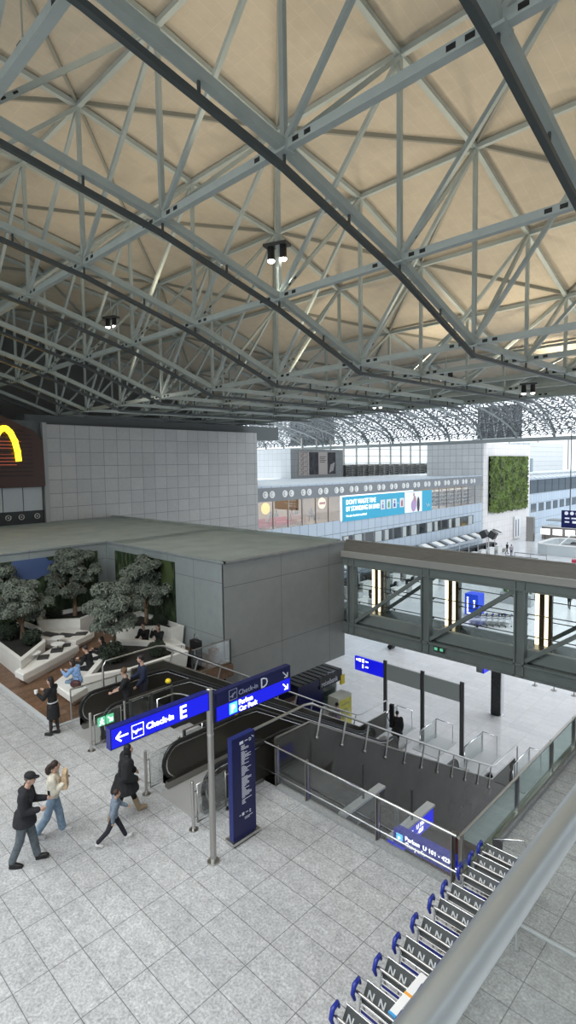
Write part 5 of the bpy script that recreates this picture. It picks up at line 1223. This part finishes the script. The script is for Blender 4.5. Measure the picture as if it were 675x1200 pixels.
for k in range(8):
    y = 34+k*3.4
    t = thing('queue_desk', 'white nearer check-in counter seen through the footbridge, '+nth(k, 8), 'check-in desk', (-31.3, y, D), 0, 'nearer check-in counters')
    q = MB(); q.box(-.4, 0, 0, 2.2, 0, 1.0); q.box(-.5, .1, 0, 2.3, 1.0, 1.08); q.build('counter', WHITE, t)
    q = MB(); q.box(-1.2, -.8, .6, 1.2, .4, 1.2); q.ell((-1, 1.8, .9), (.3, .3, .5)); q.build('office_chair', BLK, t)
    q = MB(); q.box(-.3, -.1, .9, 1.5, 1.1, 1.6); q.build('monitor', WGREY, t)
# belt stanchion lines on the floor
for k in range(5):
    t = thing('queue_barrier', 'low dark queue barrier line before the far desks, number %s from the near end' % ['one', 'two', 'three', 'four', 'five'][k], 'barrier', (-31.5, 66+k*3.2, D))
    q = MB()
    for x in (0, 2.2, 4.4): q.tube([(x, 0, 0), (x, 0, .95)], .04, 6)
    q.build('post', INOXD, t); MB().box(0, 4.4, -.02, .02, .85, .92).build('belt', DARK, t)
# curved white service island at the right
t = thing('service_island', 'large round-cornered pale service counter at the right of the far hall', 'counter', (-29, 86, D))
pts = [(9, -1.2), (0, -1.2), (-1.2, -.8), (-1.7, 0), (-1.7, 6), (-1.2, 6.8), (0, 7.2), (9, 7.2)]
q = MB()
for a, b_ in zip(pts, pts[1:]): q.bar((a[0], a[1], .75), (b_[0], b_[1], .75), .35, 1.5)
for a in pts[1:-1]: q.cyl(a, .175, 0, 1.5, 12)
q.build('counter_wall', mat('island_pale', (.52, .56, .57), .4), t)
q = MB()
for a, b_ in zip(pts, pts[1:]): q.bar((a[0], a[1], 1.58), (b_[0], b_[1], 1.58), .5, .14)
q.build('worktop', WHITE, t)
q = MB(); q.box(1, 4, 1, 3, 0, 1.3); q.box(5, 8, 1, 3, 0, 1.3); q.ell((2, 4, 1), .6); q.build('desk_block', DARK, t)
q = MB(); q.tube([(1.5, -1, 1.6), (2.5, .8, 2.9), (7, .8, 2.9), (8, -1, 1.6)], .1, 6); q.build('frame_tube', WHITE, t)
for k in range(4):
    t = thing('lit_panel', ['leftmost white lit counter panel at the right back of the hall', 'second white lit counter panel at the right back', 'third white lit counter panel at the right back', 'amber lit counter panel at the right edge'][k], 'panel', (-35.2+k*2.0, 99.2, -5.0)); MB().box(0, 1.5, 0, .2, 0, 1.0).build('panel', mat('lit_panel_w', (.8, .8, .8), .4, emit=(1, 1, 1), es=.6) if k < 3 else mat('lit_panel_a', (.9, .6, .1), .4, emit=(1, .65, .1), es=.8), t); MB().box(.7, .8, .05, .15, -1.2, 0).build('stand', DARK, t)
t = thing('counter_row', 'long dark counter row behind the lit panels at the right back', 'counter', (-36, 102, D)); MB().box(0, 30, 0, 2, 0, 2.2).build('counter', mat('taupe_counter', (.2, .18, .165), .5), t); MB().box(0, 30, -.2, 2.2, 2.2, 2.4).build('worktop', WGREY, t); MB().box(0, 30, 2, 5, 3.1, 3.3).build('shelf', MGREY, t)
t = thing('departure_board', 'dark blue hanging departures board at the right edge', 'sign', (-20, 62.3, .6)); MB().box(0, 5, 0, .3, 0, 1.85).build('board', NAVY, t)
q = MB()
for k in range(3): q.tube([(.5+k*.55, -.02, 1.55), (.5+k*.55, .0, 1.55)], .19, 14)
q.box(.35, .8, -.02, 0, .95, 1.1); q.box(1, 2.6, -.02, 0, .95, 1.1); q.box(.35, .8, -.02, 0, .55, .7); q.box(1.1, 1.9, -.02, 0, .5, .75); q.build('lettering', LETG, t)
MB().tube([(.8, .15, 1.8), (.8, .15, 11.2)], .05, 6).build('hanger', DARK, t)
# loudspeaker cluster pole, totems, pylons
t = thing('loudspeaker_cluster', 'two black loudspeaker boxes on a pale pole before the tower', 'loudspeaker', (-33.5, 74.6, D)); MB().tube([(0, 0, 0), (0, 0, 3.6)], .1, 8).build('pole', WGREY, t)
for s_ in (-1, 1): q = MB(); M = Matrix.Translation((s_*.62, 0, 3.75)) @ Matrix.Rotation(s_*.5, 4, 'Y'); q.box(-.45, .45, -.45, .45, -.5, .5, M); bx = q.build('box', BLK, t); q = MB(); q.box(-.38, .38, -.47, -.45, -.4, .4, M); q.build('grille', DARK, bx)
t = thing('pylon', 'grey steel pylon at the foot of the tiled tower', 'pylon', (-36.5, 98, D)); MB().box(-.6, .6, -.4, .4, 0, 4.2).build('column', INOXD, t); MB().box(-.7, .7, -.5, .5, 4.2, 4.3).build('cap', WGREY, t)
t = thing('sign_pylon', 'white pylon with two blue stripes on the tower foot', 'pylon', (-39.2, 97.5, D)); MB().box(0, .15, 0, 2.6, .2, 4.2).build('panel', WHITE, t); MB().box(.15, .17, .5, .75, .6, 3.6).build('stripe', BLUE, t); MB().box(.15, .17, 1.6, 1.85, .6, 3.6).build('stripe', BLUE, t)
t = thing('info_cube', 'bright blue cube sign with white figures beyond the footbridge', 'sign', (-22.9, 46.2, D)); MB().box(0, 1.25, 0, 1.25, .2, 2.1).build('cube', mat('cube_blue', (.01, .05, .5), .4, emit=(.01, .05, .6), es=.4), t); MB().box(.3, .95, .3, .95, 0, .2).build('base', BLK, t)
q = MB(); q.box(.2, .35, -.02, 0, .5, 1.6); q.ell((.28, -.01, 1.75), .09); q.box(.85, .95, -.02, 0, .9, 1.5); q.box(.8, 1.0, -.02, 0, 1.5, 1.6); q.box(.2, 1.0, -.02, 0, .3, .42); q.build('pictogram', LETW, t)
tl = ['nearest in the dark nest of trolleys beyond the footbridge', 'second', 'third', 'fourth', 'fifth', 'last']
for k in range(6): dup(c0, (-20.9+k*.42, 43.9+k*.25, D), 1.0, 'luggage trolley %s in the heap beyond the footbridge' % ['at the left end', 'second from the left', 'third from the left', 'third from the right', 'second from the right', 'at the right end'][k], 'stored trolleys in the lower hall')
for k in range(5): dup(c0, (-21.6+k*.4, 56.0+k*.3, D), 1.0, 'luggage trolley %s in the farther heap beyond the bridge post' % ['leftmost', 'second', 'middle', 'fourth', 'rightmost'][k], 'farther stored trolleys in the lower hall')
t = thing('plant_counter', 'grey counter with green plants beyond the footbridge diagonal', 'counter', (-22.6, 53, D)); MB().box(0, 3.0, 0, .8, 0, 1.1).build('counter', WGREY, t); q = MB()
for k in range(3): leaf_blob(q, (.5+k*.9, .4, 1.4), .35, 60, .2, 1)
q.build('foliage', mat('fresh_leaf', (.1, .2, .06), .6), t)
t = thing('blue_mat', 'small dark blue sign lying low before the far desks', 'sign', (-30.2, 75.5, D)); MB().box(-1.4, 1.4, -.3, .3, 0, .7).build('panel', BLUE, t); MB().box(-.9, .9, -.32, -.3, .3, .5).build('lettering', LETG, t)
